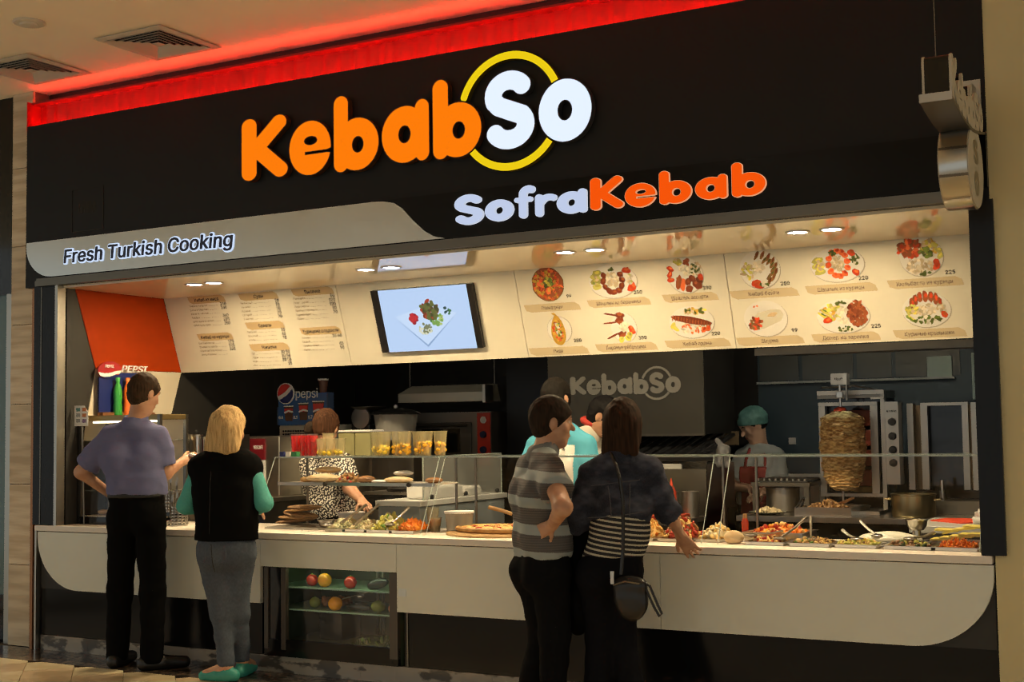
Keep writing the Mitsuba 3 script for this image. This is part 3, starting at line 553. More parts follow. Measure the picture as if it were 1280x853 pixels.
def dishes():
    d = Dish(-3.815, .472, .112, .112, 1); d.blob(0, 0, .112, .112, 'brown', 0, 40, .02, 0); d.blob(0, .02, .106, .106, 'meat2', 0, 40, .02, 0)
    d.heap(0, 0, .9, .9, ['tom', 'meat2', 'tom2', 'pep'], 170, .011); d.bits(ringpts(5, .38), .024, .018, 'tom2', 'pep'); d.heap(.05, .08, .28, .28, ['herb', 'cuc2', 'lem'], 26, .012); d.build(m3)
    d = Dish(-3.367, .461, .160, .105, 2); d.plate(); d.bits([(-.72, .35), (-.75, .05), (-.70, -.25), (-.62, .55)], .033, .020, 'cuc', 'lem', 10); d.heap(-.7, .1, .2, .3, ['cuc', 'cuc2', 'onion'], 14, .010)
    d.heap(0, .1, .27, .42, ['rice', 'rice2', 'pale'], 60, .014); d.bits(ringpts(9, .40, 150, 390, 0, .05, .70), .022, .018, 'meat', 'meat2'); d.bits([(.62, .6), (.72, -.45), (.8, -.35)], .030, .020, 'tom', 'tom2'); d.heap(.75, .1, .16, .3, ['pale', 'onion', 'cuc'], 20, .010); d.heap(-.03, .75, .1, .1, ['herb'], 7, .010); d.build(m3)
    d = Dish(-2.89, .465, .116, .112, 3); d.plate(.96, .96); d.heap(-.35, .75, .2, .2, ['lem', 'onion', 'cuc'], 14, .014); d.heap(.15, .7, .16, .2, ['meat', 'meat2'], 14, .014); d.heap(0, .2, .36, .3, ['rice', 'pale'], 34, .013); d.heap(.6, .3, .28, .34, ['pale', 'onion', 'herb'], 34, .010)
    d.bits([(-.78, .4), (-.85, .1), (-.82, -.2)], .024, .015, 'tom', 'tom2'); d.blob(-.42, -.35, .018, .050, 'meat2', -18); d.blob(-.2, -.5, .016, .040, 'tom2', -12); d.bits([(.1, -.35), (.12, -.75), (.35, -.2), (.5, -.5), (.72, -.3), (.66, -.62)], .024, .020, 'meat', 'meat2'); d.bits([(.8, -.15)], .022, .018, 'tom'); d.build(m3)
    d = Dish(-3.796, .184, .092, .108, 4); d.blob(.12, -.1, .088, .088, 'rim', 0, 30, .0, 0); d.blob(.1, -.1, .084, .084, 'plate', 0, 30, 0, 0)
    d.poly([(-3.796+.060*math.sin(q)*(.4+.6*math.sin(q/2)), .184-.012+.100*math.cos(q)) for q in np.linspace(0, 2*math.pi, 26)[:-1]], 'pep'); d.heap(0, -.15, .36, .62, ['tom', 'tom2', 'meat2', 'pep'], 60, .010); d.bits([(0, .15), (.05, -.3)], .016, .022, 'pale', 'lem'); d.heap(.05, -.05, .2, .4, ['herb', 'cuc2'], 10, .008); d.bits([(-.12, .85)], .006, .02, 'pep'); d.build(m3)
    d = Dish(-3.362, .174, .109, .104, 5); d.blob(.2, -.1, .088, .096, 'rim', 0, 30, 0, 0); d.blob(.18, -.08, .086, .094, 'plate', 0, 30, 0, 0)
    for u, v, g in ((-.5, .75, -12), (-.55, .25, 4), (-.5, -.55, 22)): d.blob(u, v, .055, .006, 'meat', g, 8, .1); d.blob(u+.55, v-.08 if g < 0 else v+.1, .030, .018, 'meat', g); d.blob(u+.55, v, .02, .012, 'meat2', g)
    d.heap(.22, -.05, .28, .3, ['rice', 'pale'], 30, .012); d.bits([(.62, -.15), (.7, -.35)], .02, .018, 'tom', 'tom2'); d.bits([(-.05, -.8), (.35, -.75), (.5, -.55)], .022, .017, 'lem', 'cuc'); d.build(m3)
    d = Dish(-2.894, .176, .142, .098, 6); d.plate(); d.heap(.0, -.35, .5, .35, ['rice', 'tom2', 'pale'], 46, .012); d.heap(.25, .7, .5, .2, ['pep', 'herb', 'onion', 'lem'], 34, .012)
    d.blob(0, .12, .130, .022, 'meat', -12, 20, .04); 
    for i in range(14): d.blob(-.82+i*.125, .32-i*.042, .0045, .018, 'meat2', -12, 8, .1)
    d.bits([(-.85, -.15), (-.75, -.35)], .024, .012, 'lem', 'cuc'); d.bits([(.5, -.5), (.7, -.45)], .020, .016, 'tom2', 'tom'); d.build(m3)
    d = Dish(-2.431, .468, .124, .116, 7); d.plate(.97, .97); d.heap(-.55, -.05, .36, .42, ['lem', 'onion', 'cuc', 'pale'], 46, .012); d.heap(0, .12, .28, .28, ['rice', 'pale'], 30, .012); d.bits(ringpts(8, .72, -60, 100, .05, 0), .028, .010, 'brown', 'meat', 60); d.bits(ringpts(6, .45, -60, 80, .2, 0), .024, .009, 'brown', 'herb', 50); d.bits([(-.25, -.7), (-.1, -.82)], .032, .020, 'tom', 'tom2'); d.heap(.15, -.8, .2, .12, ['herb', 'pale'], 10, .010); d.build(m4)
    d = Dish(-1.98, .463, .152, .100, 8); d.plate(); d.bits([(-.72, .3), (-.74, .0), (-.66, -.35)], .034, .020, 'cuc', 'lem', 10); d.heap(-.65, .02, .2, .3, ['lem', 'onion'], 16, .012); d.heap(.02, .05, .22, .42, ['rice', 'rice2'], 44, .012); d.bits(ringpts(12, .36, 60, 400, .04, .05, .72), .020, .017, 'tom2', 'tom'); d.heap(.68, .2, .14, .3, ['pale', 'herb'], 18, .010); d.bits([(.58, .62), (.66, -.5)], .024, .018, 'tom', 'tom2'); d.heap(-.12, .72, .12, .14, ['herb'], 8, .010); d.build(m4)
    d = Dish(-1.516, .473, .126, .118, 9); d.plate(.92, .92); d.heap(-.45, .45, .5, .42, ['tom2', 'tom', 'meat2'], 60, .017); d.heap(.35, .4, .3, .35, ['lem', 'onion', 'pep'], 40, .014); d.bits([(.75, .25), (.8, 0), (.6, .5)], .020, .014, 'cuc', 'lem'); d.heap(-.25, -.4, .36, .36, ['rice', 'rice2'], 50, .012); d.heap(.3, -.45, .2, .2, ['pale', 'onion'], 18, .010); d.bits([(.6, -.5), (.62, -.3)], .022, .018, 'tom', 'tom'); d.heap(.2, .1, .25, .3, ['herb', 'cuc2'], 16, .012); d.heap(.1, -.8, .2, .1, ['herb'], 8, .010); d.build(m4)
    d = Dish(-2.435, .174, .130, .108, 10); d.plate(); d.poly([(-2.435+x, .174+y) for x, y in ((-.09, -.02), (-.045, .035), (.06, .055), (.10, .045), (.11, .015), (.09, -.02), (-.02, -.062), (-.06, -.065))], 'pale'); d.blob(.35, .2, .03, .012, 'bread', 15); d.heap(-.48, -.25, .3, .35, ['meat', 'tom', 'meat2', 'brown'], 40, .011); d.heap(-.4, .7, .12, .05, ['tom2'], 4, .006); d.build(m4)
    d = Dish(-1.98, .163, .150, .100, 11); d.plate(); d.heap(-.45, .25, .4, .45, ['lem', 'cuc', 'onion', 'pep'], 50, .012); d.bits([(-.78, .1), (-.68, .3)], .030, .010, 'lem', 'cuc2', -35); d.heap(.02, .0, .26, .5, ['rice', 'pale'], 40, .012); d.heap(.55, .12, .34, .7, ['meat', 'meat2', 'meat2'], 110, .013); d.bits([(-.6, -.2)], .026, .018, 'tom', 'tom2'); d.heap(0, -.75, .3, .16, ['herb', 'pale'], 18, .010); d.heap(0, .75, .2, .1, ['herb'], 6, .010); d.build(m4)
    d = Dish(-1.518, .172, .130, .098, 12); d.plate(); d.bits(ringpts(7, .62, 25, 155, 0, .12, .68), .015, .032, 'meat2', 'tom', 0); d.heap(0, .0, .36, .32, ['rice', 'rice2'], 44, .012); d.heap(-.6, .05, .25, .3, ['lem', 'onion', 'cuc'], 26, .012); d.bits([(-.72, -.4), (-.6, -.55)], .024, .010, 'cuc2', 'lem', -30); d.heap(.0, -.55, .55, .2, ['herb', 'cuc2', 'pale'], 30, .011); d.heap(.65, .1, .2, .3, ['pale', 'onion'], 18, .010); d.bits([(.72, -.3)], .022, .017, 'tom', 'tom2'); d.build(m4)
dishes()
for t, x0, x1, v0, s, price, pu, pv in ((m3, -4.017, -3.612, .296, 'Лахмаджун', '99', -3.70, .378), (m3, -3.567, -3.135, .300, 'Шашлык из баранины', '250', -3.24, .372), (m3, -3.064, -2.702, .303, 'Шашлык ассорти', '390', -2.795, .37),
        (m3, -4.035, -3.602, .009, 'Пиде', '250', -3.70, .088), (m3, -3.56, -3.136, .014, 'Бараньи рёбрышки', '350', -3.255, .085), (m3, -3.091, -2.666, .016, 'Кебаб адана', '220', -2.78, .088),
        (m4, -2.637, -2.216, .298, 'Кебаб бейти', '250', -2.32, .365), (m4, -2.183, -1.768, .298, 'Шашлык из курицы', '220', -1.87, .366), (m4, -1.72, -1.305, .300, 'Кюльбаста из курицы', '225', -1.40, .366),
        (m4, -2.636, -2.219, .012, 'Шаурма', '99', -2.29, .085), (m4, -2.182, -1.781, .012, 'Донер на тарелке', '225', -1.83, .085), (m4, -1.717, -1.315, .012, 'Куриные крылышки', '', 0, 0)):
    part(t, 'caption_bar', on_menu(bar(x0+.004, x1, v0, v0+.052), 0, .0012), 'menu_bar_light')
    w = min(.30, len(s)*.0165); c = (x0+x1)/2
    ptext(t, s, c-w/2, v0+.015, .024, 'menu_ink_soft2', False, c+w/2)
    if price: ptext(t, price, pu, pv, .021, 'menu_ink', True)
# television
tv = thing('television', 'flat television on the menu boards showing a plate of food on pale blue', 'television')
part(tv, 'body', on_menu(rect(-5.146, -4.346, .088, .521), .002, .03), 'tv_black')
def scr(poly, col, o, name='screen_picture', st=1.0): part(tv, name, on_menu(poly, .032+o*.0004, .0004), 'lamp_face', emitter=emat(V(lin(*col))*st, 2. if name == 'screen' else .02))
scr(rect(-5.086, -4.391, .0885, .5205), (184, 209, 243), 0, 'screen')
scr(Polygon([(-4.995, .335), (-4.765, .112), (-4.487, .342), (-4.50, .322), (-4.765, .128), (-4.985, .325)]), (140, 168, 205), 1)
scr(Polygon([(-4.985, .332), (-4.765, .128), (-4.497, .334), (-4.70, .40)]), (196, 218, 246), 2)
ch = random.Random(5)
def cluster(u, v, ru, rv, cols, n, s):
    groups = {}
    for _ in range(n):
        t, q = ch.uniform(0, 6.28), math.sqrt(ch.random()); groups.setdefault(ch.choice(cols), []).append(affinity.rotate(affinity.scale(Point(u+ru*q*math.cos(t), v+rv*q*math.sin(t)).buffer(s, quad_segs=3), ch.uniform(.6, 1.4), ch.uniform(.5, 1.2)), ch.uniform(0, 180)))
    for i, (c, g) in enumerate(groups.items()): scr(union_all(g), c, 3+i)
cluster(-4.705, .365, .062, .062, [(120, 50, 30), (70, 70, 40), (165, 60, 40), (95, 100, 50)], 60, .016)
cluster(-4.84, .312, .030, .030, [(150, 25, 45), (190, 40, 50)], 20, .016)
cluster(-4.76, .238, .050, .036, [(190, 195, 160), (120, 125, 95), (215, 215, 190)], 46, .011)
cluster(-4.655, .300, .05, .04, [(120, 160, 80), (170, 190, 110), (70, 110, 60)], 26, .012)
cluster(-4.575, .352, .035, .025, [(45, 75, 75), (60, 110, 70)], 12, .010)
# ------------------------------------------------------------ left corner: display cabinet, drinks display, side counter
cb = thing('display_cabinet', 'glass pastry cabinet with dark frame on the counter beside the left wall', 'display cabinet')
CX0, CX1, CY0, CY1, CZ0, CZ1 = -7.02, -6.27, .16, .43, .838, 1.575
[part(cb, 'frame_post', q, 'steel_dark') for q in [bx(x-.012, x+.012, y-.012, y+.012, CZ0, CZ1) for x in (CX0+.012, CX1-.012) for y in (CY0+.012, CY1-.012)]]
part(cb, 'base', bx(CX0, CX1, CY0, CY1, CZ0, CZ0+.05), 'gloss_black')
part(cb, 'top', rbx(CX0, CX1, CY0, CY1, CZ1-.035, CZ1, .005), 'brass_trim', label='brass coloured top')
part(cb, 'back_panel', bx(CX0+.02, CX1-.02, CY1-.015, CY1-.01, CZ0+.05, CZ1-.035), 'cream_paint')
part(cb, 'floor_panel', bx(CX0+.02, CX1-.02, CY0+.02, CY1-.02, CZ0+.05, CZ0+.056), 'cream_paint')
part(cb, 'front_glass', bx(CX0+.024, CX1-.024, CY0+.006, CY0+.0065, CZ0+.05, CZ1-.035), 'pane_glass')
part(cb, 'light_tube', rod((CX0+.08, CY0+.06, CZ1-.045), (CX1-.08, CY0+.06, CZ1-.045), .007, 8), 'lamp_face', emitter=emat(V([1, .8, .45])*5, 1))
for z in (1.06, 1.23, 1.40):
    part(cb, 'shelf', bx(CX0+.024, CX1-.024, CY0+.03, CY1-.02, z, z+.006), 'glass_sheet')
rr = random.Random(11)
for i, (z, n) in enumerate(((.894, 5), (1.066, 4), (1.236, 4))):
    for k in range(n):
        x = CX0+.10+k*.135+rr.uniform(-.01, .01)
        solo('pastry', ell((x, CY0+.12+rr.uniform(0, .04), z+.018), (.045, .04, .02), 2, .25, i*9+k, 30), 'pastry_crust', 'small golden pastry on a shelf of the glass cabinet at the left', 'pastry', 'pastries in the left glass cabinet', smooth=True)
# payment sticker board on the wall
cd = thing('payment_card', 'white card with six small payment stickers at the left end of the stall', 'sign')
part(cd, 'card', plate(Polygon([(-7.0, 1.505), (-6.872, 1.505), (-6.872, 1.60), (-6.91, 1.645), (-7.0, 1.645)]), .105, .003), 'paper')
for i, (c, u, v) in enumerate((('sticker_teal', -6.982, 1.605), ('sticker_orange', -6.925, 1.605), ('sticker_grey', -6.982, 1.568), ('sticker_orange', -6.925, 1.566), ('sticker_grey', -6.982, 1.53), ('sticker_violet', -6.925, 1.528))):
    part(cd, 'sticker', plate(sbox(u, v, u+.036, v+.024), .1035, .0015), c)
part(cd, 'stem', rod((-6.94, .12, 1.50), (-6.94, .14, .838), .006, 8), 'steel_dark')
# drinks display board against the left wall
XB = -6.985
pd = thing('drinks_display', 'blue drinks display board with red oval badge and white slanted lettering on the cabinet', 'display board')
def on_x(poly, off, h): return extr(poly, h, (XB+off, 0, 0), (0, 1, 0), (0, 0, 1))
part(pd, 'board', on_x(Polygon([(.30, 1.60), (.30, 1.84), (.36, 1.88), (.80, 1.885), (.80, 1.60)]), 0, .012), 'cola_navy')
el = affinity.rotate(affinity.scale(Point(.388, 1.897).buffer(1, quad_segs=16), .108, .060), 6)
part(pd, 'badge', on_x(el, .012, .010), 'badge_red')
wv = Polygon([(.27, 1.885), (.33, 1.872), (.39, 1.876), (.45, 1.893), (.51, 1.897), (.51, 1.876), (.45, 1.870), (.39, 1.850), (.33, 1.847), (.27, 1.862)])
part(pd, 'badge_wave', on_x(wv.intersection(el), .022, .002), 'paper'); part(pd, 'badge_base', on_x(el.intersection(sbox(.2, 1.6, .7, 1.865)).difference(wv), .022, .0015), 'cola_navy')
part(pd, 'badge_lettering', on_x(fit(text_poly('PEPSI', .03, True), .345, .425, 1.912, 1.934), .023, .002), 'paper')
part(pd, 'lettering', on_x(fit(affinity.skew(text_poly('PEPSI', .06, True), 14, 0), .503, .758, 1.886, 1.936), .013, .008), 'paper', label='white slanted lettering')
part(pd, 'support', bx(XB, XB+.05, .30, .80, 1.576, 1.60), 'copper_trim')
def bottle(x, y, z, h, m, label, cat='bottle', group=None, r=.031):
    t = thing('drink_bottle', label, cat, group); s = h/.24
    part(t, 'body', lathe([(0, 0), (r*.9, .0), (r, .01), (r, .06*s), (r*.86, .085*s), (r, .115*s), (r*.98, .15*s), (r*.7, .185*s), (r*.42, .205*s), (r*.42, .22*s), (0, .22*s)], (x, y, z), 24), m, 40)
    part(t, 'cap', lathe([(0, .218*s), (r*.5, .218*s), (r*.5, .24*s), (0, .24*s)], (x, y, z), 20), m+'_cap', 30)
bottle(-6.935, .437, 1.575, .27, 'green_plastic', 'green drink bottle standing before the blue drinks display')
bottle(-6.935, .530, 1.575, .27, 'orange_plastic', 'orange drink bottle standing before the blue drinks display')
sc = thing('side_counter', 'dark side counter running along the left wall inside the stall', 'counter')
part(sc, 'cabinet', bx(-7.028, -6.42, .66, 2.75, .0, .92), 'steel_dark'); part(sc, 'worktop', rbx(-7.028, -6.40, .64, 2.78, .92, .955, .004), 'steel_soft')
sh = solo('storage_box', cat_(bx(-7.02, -6.70, .80, 1.40, .955, 1.15)), 'steel_dark', 'dark metal box on the side counter under the steel canisters', 'box')
def canister(x, y, z, r, h, label):
    t = thing('canister', label, 'canister', 'steel canisters beside the person in purple')
    part(t, 'body', lathe([(0, 0), (r, 0), (r, h*.86), (r*.96, h*.88), (0, h*.88)], (x, y, z), 28), 'chrome', 40)
    part(t, 'lid', lathe([(0, h*.88), (r*1.02, h*.88), (r*1.02, h*.92), (r*.5, h*.96), (0, h*.97)], (x, y, z), 28), 'steel', 30)
    part(t, 'knob', ell((x, y, z+h*.99), (.013, .013, .014), 2), 'rubber', True)
canister(-6.96, 1.16, 1.15, .055, .31, 'leftmost shiny steel canister right of the person in purple')
canister(-6.85, 1.14, 1.15, .05, .31, 'middle shiny steel canister between the person in purple and the person in the black vest')
canister(-6.745, 1.17, 1.15, .05, .29, 'shiny steel canister nearest the person in the black vest')
t = thing('drink_can', 'small red can standing on a canister above the person in the black vest', 'can'); part(t, 'body', lathe([(0, 0), (.03, 0), (.032, .006), (.032, .09), (.027, .10), (0, .10)], (-6.62, 1.3, 1.43), 20), 'badge_red', 30)
part(t, 'label_band', lathe([(.0325, .03), (.0327, .06)], (-6.62, 1.3, 1.43), 20), 'paper')
solo('storage_box', bx(-6.68, -6.56, 1.22, 1.40, .955, 1.43), 'steel_dark', 'tall dark box behind the person in the black vest carrying a small red can', 'box')
cm = thing('coffee_machine', 'coffee machine with dark red front panel behind the person in the black vest', 'coffee machine')
part(cm, 'body', rbx(-6.80, -6.455, 1.62, 1.885, .955, 1.415, .012), 'steel_soft')
part(cm, 'front_panel', bx(-6.78, -6.59, 1.607, 1.621, 1.235, 1.395), 'wine_red')
part(cm, 'lower_panel', bx(-6.78, -6.59, 1.609, 1.621, .99, 1.23), 'paper')
part(cm, 'lettering', plate(fit(text_poly('NESCAFE', .03, True), -6.695, -6.605, 1.315, 1.345), 1.605, .002), 'paper')
for z in (1.20, 1.17, 1.14): part(cm, 'button', lathe([(0, 0), (.007, 0), (.007, .006), (0, .006)], (-6.62, 1.609, z), 12, (0, -1, 0)), 'rubber')
# soda fountain
sf = thing('soda_fountain', 'blue soda fountain with round red and blue logo and three printed cups', 'soda fountain')
part(sf, 'topper', bx(-6.69, -6.212, 1.9, 1.97, 1.497, 1.745), 'cola_blue')
part(sf, 'topper_edge', bx(-6.70, -6.69, 1.895, 1.97, 1.50, 1.64), 'cola_edge'); part(sf, 'topper_edge', bx(-6.212, -6.20, 1.895, 1.97, 1.497, 1.745), 'cola_edge')
gb = Point(-6.608, 1.745).buffer(.083, quad_segs=16)
part(sf, 'logo_disc', plate(gb, 1.885, .012), 'paper')
gi = gb.buffer(-.007)
wv = LineString([(-6.72, 1.70), (-6.66, 1.715), (-6.60, 1.745), (-6.55, 1.79), (-6.50, 1.80)]).buffer(.016)
lo = Polygon([(-6.75, 1.60), (-6.75, 1.69), (-6.66, 1.715), (-6.60, 1.745), (-6.55, 1.79), (-6.48, 1.80), (-6.48, 1.6)])
part(sf, 'logo_red', plate(gi.difference(lo).difference(wv), 1.882, .004), 'logo_red'); part(sf, 'logo_blue', plate(gi.intersection(lo).difference(wv), 1.882, .004), 'cola_navy')
part(sf, 'lettering', plate(fit(text_poly('pepsi', .06), -6.515, -6.301, 1.688, 1.780), 1.896, .005), 'paper', label='white lettering')
for i, (x, z0, z1, w) in enumerate(((-6.585, 1.59, 1.640, .044), (-6.44, 1.595, 1.660, .046), (-6.295, 1.595, 1.672, .054))):
    k = part(sf, 'printed_cup', plate(Polygon([(x-w*.75, z0-.06), (x+w*.75, z0-.06), (x+w, z1), (x-w, z1)]), 1.896, .004), 'cup_brown')
    part(k, 'cup_band', plate(Polygon([(x-w*.85, z0+.005), (x+w*.85, z0+.005), (x+w*.95, z1-.012), (x-w*.95, z1-.012)]), 1.894, .003), 'logo_red')
    part(k, 'cup_wave', plate(LineString([(x-w*.8, z0+.005), (x, z0+.018), (x+w*.85, z0+.01)]).buffer(.007), 1.8925, .002), 'paper'); part(k, 'cup_rim', plate(sbox(x-w*1.08, z1, x+w*1.08, z1+.009), 1.894, .004), 'paper')
    part(sf, 'size_lettering', plate(fit(text_poly(('0.4', '0.5', '0.7')[i], .03, True), x-.10, x-.058, 1.545, 1.57), 1.896, .003), 'paper')
cp = part(sf, 'cup_model', lathe([(0, 0), (.026, 0), (.038, .095), (.040, .10), (0, .10)], (-6.275, 1.935, 1.745), 20), 'cup_brown', 30, label='small brown cup standing on top'); part(cp, 'cup_rim', lathe([(.038, .095), (.042, .10), (.042, .108), (.038, .108)], (-6.275, 1.935, 1.745), 20), 'paper')
part(sf, 'body', rbx(-6.70, -6.22, 1.92, 2.4, .955, 1.497, .01), 'cream_plastic')
gr = [bx(-6.66+i*.0245, -6.66+i*.0245+.012, 1.912, 1.921, 1.275+j*.024, 1.275+j*.024+.013) for i in range(9) for j in range(8)]
part(sf, 'vent_grille', cat_(gr), 'black_void', stuff=True)
for i, (a, b, m, w) in enumerate(((-5.440, -5.406, 'cola_navy', 'dark blue'), (-5.392, -5.358, 'paper', 'cream'), (-5.345, -5.305, 'green_card', 'green'))):
    solo('small_carton', bx(a, b, .37, .41, 1.2872, 1.318), m, f'tiny {w} carton on the left end of the glass shelf', 'carton')

# ------------------------------------------------------------ glass sneeze guards on the counter
YB, YT, ZB, ZT = .13, .35, .838, 1.28
def guard(x0, x1, label, shelf=True, lean=True):
    t = thing('glass_guard', label, 'glass guard')
    d = V([0, YT-YB, ZT-ZB]); L = np.linalg.norm(d); d /= L; n = np.cross([1., 0, 0], d)
    v = V([[x0, YB, ZB], [x1, YB, ZB], [x1, YT, ZT], [x0, YT, ZT]])
    part(t, 'front_pane', trimesh.Trimesh(v, [[0, 1, 2], [0, 2, 3]], process=False), 'pane_glass')
    for x in (x0, x1):
        part(t, 'side_edge', tube([(x, YB, ZB), (x, YT, ZT)], .0024, 6), 'glass_edge')
    part(t, 'top_shelf', bx(x0, x1, YT-.004, YT+.30, ZT, ZT+.007), 'glass_sheet')
    part(t, 'top_edge', bx(x0, x1, YT-.010, YT-.004, ZT-.001, ZT+.008), 'glass_edge')
    part(t, 'back_edge', bx(x0, x1, YT+.30, YT+.304, ZT, ZT+.007), 'glass_edge')
    for x in (x0+.05, x1-.05): part(t, 'shelf_post', rod((x, YT+.27, ZB), (x, YT+.27, ZT), .008, 8), 'steel_dark')
    return t
ga = guard(-5.46, -4.215, 'tilted glass guard on the left of the counter with drinks standing on top')
part(ga, 'middle_shelf', bx(-5.38, -4.24, .31, .60, 1.115, 1.124), 'shelf_white', label='white lower shelf')
part(ga, 'shelf_lip', bx(-5.40, -4.22, .30, .312, 1.108, 1.128), 'alu')
for x in (-5.02, -4.40): part(ga, 'clamp', lathe([(0, 0), (.013, 0), (.013, .012), (0, .012)], (x, .30, 1.118), 14, (0, -1, 0)), 'rubber')
gbd = guard(-4.175, -2.49, 'tilted glass guard in the middle of the counter behind the couple')
gc = guard(-2.40, -1.115, 'tilted glass guard on the right of the counter in front of the meat spit')
# pass-through arm running back from the counter with a low glass screen
pa = thing('return_counter', 'pale grey return counter running back into the kitchen with glass screen', 'counter')
part(pa, 'body', bx(-4.86, -4.55, .64, 1.72, .0, .965), 'grey_laminate'); part(pa, 'worktop', rbx(-4.88, -4.535, .63, 1.74, .965, 1.0, .004), 'grey_laminate_top')
part(pa, 'glass_screen', bx(-4.560, -4.5595, .70, 1.70, 1.0, 1.275), 'smeared_glass'); part(pa, 'screen_edge', cat_(bx(-4.563, -4.557, .70, 1.70, 1.272, 1.278), bx(-4.563, -4.557, 1.697, 1.703, 1.0, 1.278), bx(-4.563, -4.557, .697, .703, 1.0, 1.278)), 'glass_edge')
for y in (.78, 1.2, 1.62): part(pa, 'screen_clamp', rod((-4.555, y, 1.02), (-4.54, y, 1.02), .014, 12), 'rubber')
for i, (y, w) in enumerate(((.80, .10), (.95, .19), (1.32, .12))):
    solo('paper_stack', rot(rbx(-4.76, -4.60, y, y+w*1.7, 1.0, 1.0+.10-.02*i, .02), 2*i, [0, 0, 1], (-4.68, y, 1)), 'paper', ('upright white napkin stack at the front of the grey return counter', 'large white napkin stack in the middle of the grey return counter', 'low white napkin stack at the rear of the grey return counter')[i], 'napkins')

# ------------------------------------------------------------ kitchen: back wall, oven, hood, grill
wt = struct('wall_kitchen', bx(-3.25, -1.06, 3.38, 3.40, .0, 2.6), 'teal_wall')
for k, (a, b) in enumerate(((-3.23, -2.93), (-2.90, -2.52), (-2.49, -2.24), (-2.21, -1.76))): part(wt, 'tile_panel', bx(a, b, 3.372, 3.38, 1.775, 2.4), 'teal_tile')
part(wt, 'ledge', bx(-3.25, -1.80, 3.345, 3.38, 1.752, 1.768), 'ledge_pale', label='thin pale ledge')
solo('wall_panel', bx(-1.985, -1.815, 3.355, 3.370, 1.755, 1.915), 'pale_panel', 'small square pale green panel on the kitchen wall at upper right', 'panel')
solo('wall_panel', bx(-1.68, -1.58, 3.355, 3.379, 1.60, 1.93), 'pale_panel', 'narrow pale green strip on the kitchen wall at the far right', 'panel')
solo('wall_socket', cat_(rbx(-3.02, -2.965, 3.365, 3.38, 1.295, 1.345, .004)), 'paper', 'white wall socket left of the cook with the hair net', 'socket')
solo('shelf', cat_(bx(-2.62, -1.30, 1.45, 1.75, 1.875, 1.895), bx(-2.62, -1.30, 1.445, 1.455, 1.868, 1.912), bx(-2.55, -2.54, 1.6, 1.61, 1.895, 2.70), bx(-1.40, -1.39, 1.6, 1.61, 1.895, 2.70)), 'alu_dark', 'long metal rail shelf just under the right end of the menu boards', 'shelf')
solo('partition', bx(-5.08, -4.56, 2.72, 2.80, .0, 2.6), 'pilaster_black', 'dark partition between the oven and the extractor hood', 'partition')
ov = thing('pizza_oven', 'steel deck oven with a red control panel behind the counter', 'oven')
part(ov, 'body', bx(-6.074, -5.225, 2.72, 3.35, 1.13, 1.582), 'oven_grey')
part(ov, 'control_panel', bx(-5.345, -5.228, 2.706, 2.722, 1.15, 1.572), 'oven_red', label='red control panel')
part(ov, 'door', rbx(-5.95, -5.40, 2.700, 2.722, 1.20, 1.50, .006), 'oven_door'); part(ov, 'door_window', bx(-5.86, -5.50, 2.696, 2.702, 1.26, 1.45), 'gloss_black'); part(ov, 'door_handle', rod((-5.92, 2.675, 1.475), (-5.43, 2.675, 1.475), .010, 10), 'alu_dark')
for i, z in enumerate((1.515, 1.40, 1.28)): part(ov, 'knob' if i else 'gauge', lathe([(0, 0), (.028, 0), (.026, .018 if i else .006), (0, .020 if i else .006)], (-5.287, 2.706, z), 20, (0, -1, 0)), 'navy' if i else 'paper', 30)
part(ov, 'stand', cat_(*[bx(x-.02, x+.02, y-.02, y+.02, 0, 1.13) for x in (-6.04, -5.26) for y in (2.76, 3.3)]), 'steel_dark')
lm = thing('heat_lamp', 'long metal hood lamp hanging over the oven', 'heat lamp')
part(lm, 'shade', trimesh.Trimesh(V([[-5.99, 2.55, 1.665], [-5.18, 2.55, 1.665], [-5.18, 2.55, 1.735], [-5.99, 2.55, 1.735], [-5.97, 2.72, 1.80], [-5.20, 2.72, 1.80], [-5.18, 2.80, 1.665], [-5.99, 2.80, 1.665], [-5.20, 2.78, 1.80], [-5.97, 2.78, 1.80]]), [[0, 1, 2], [0, 2, 3], [3, 2, 5], [3, 5, 4], [1, 6, 8], [1, 8, 5], [1, 5, 2], [0, 4, 9], [0, 9, 7], [0, 3, 4], [4, 5, 8], [4, 8, 9], [7, 9, 8], [7, 8, 6]], process=False), 'lamp_metal')
part(lm, 'end_bracket', bx(-5.19, -5.165, 2.53, 2.66, 1.65, 1.79), 'alu'); part(lm, 'tube', rod((-5.95, 2.66, 1.675), (-5.22, 2.66, 1.675), .012, 8), 'paper')
for x in (-6.0, -5.2): part(lm, 'hanger', rod((x, 2.74, 1.75), (x, 2.74, 2.70), .006, 6), 'alu_dark')
hd = thing('extractor_hood', 'dark grey extractor hood with pale lettering and ring', 'hood')
HY, HX0, HX1 = 2.40, -4.545, -3.322
part(hd, 'front_panel', bx(HX0, HX1, HY, HY+.02, 1.378, 2.62), 'hood_grey'); part(hd, 'body', bx(HX0, HX1, HY+.02, 3.04, 1.385, 2.62), 'dark_wall')
part(hd, 'rim', bx(HX0, HX1, HY-.006, HY, 1.375, 1.39), 'hood_rim')
def hood_fit(g, old): return g
sx, sz, ox, oz = (-3.487+4.360)/( -2.982+5.394), .128/.383, None, None
HS = [(c, (a+5.394)*.3619-4.360, (b+5.394)*.3619-4.360, (z0-2.986)*.345+1.680, (z1-2.986)*.345+1.680) for c, a, b, z0, z1 in KEBABSO]
for c, a, b, z0, z1 in HS: part(hd, 'letter', plate(fit(glyph(c), a, b, z0, z1), HY-.005, .005), 'hood_letter')
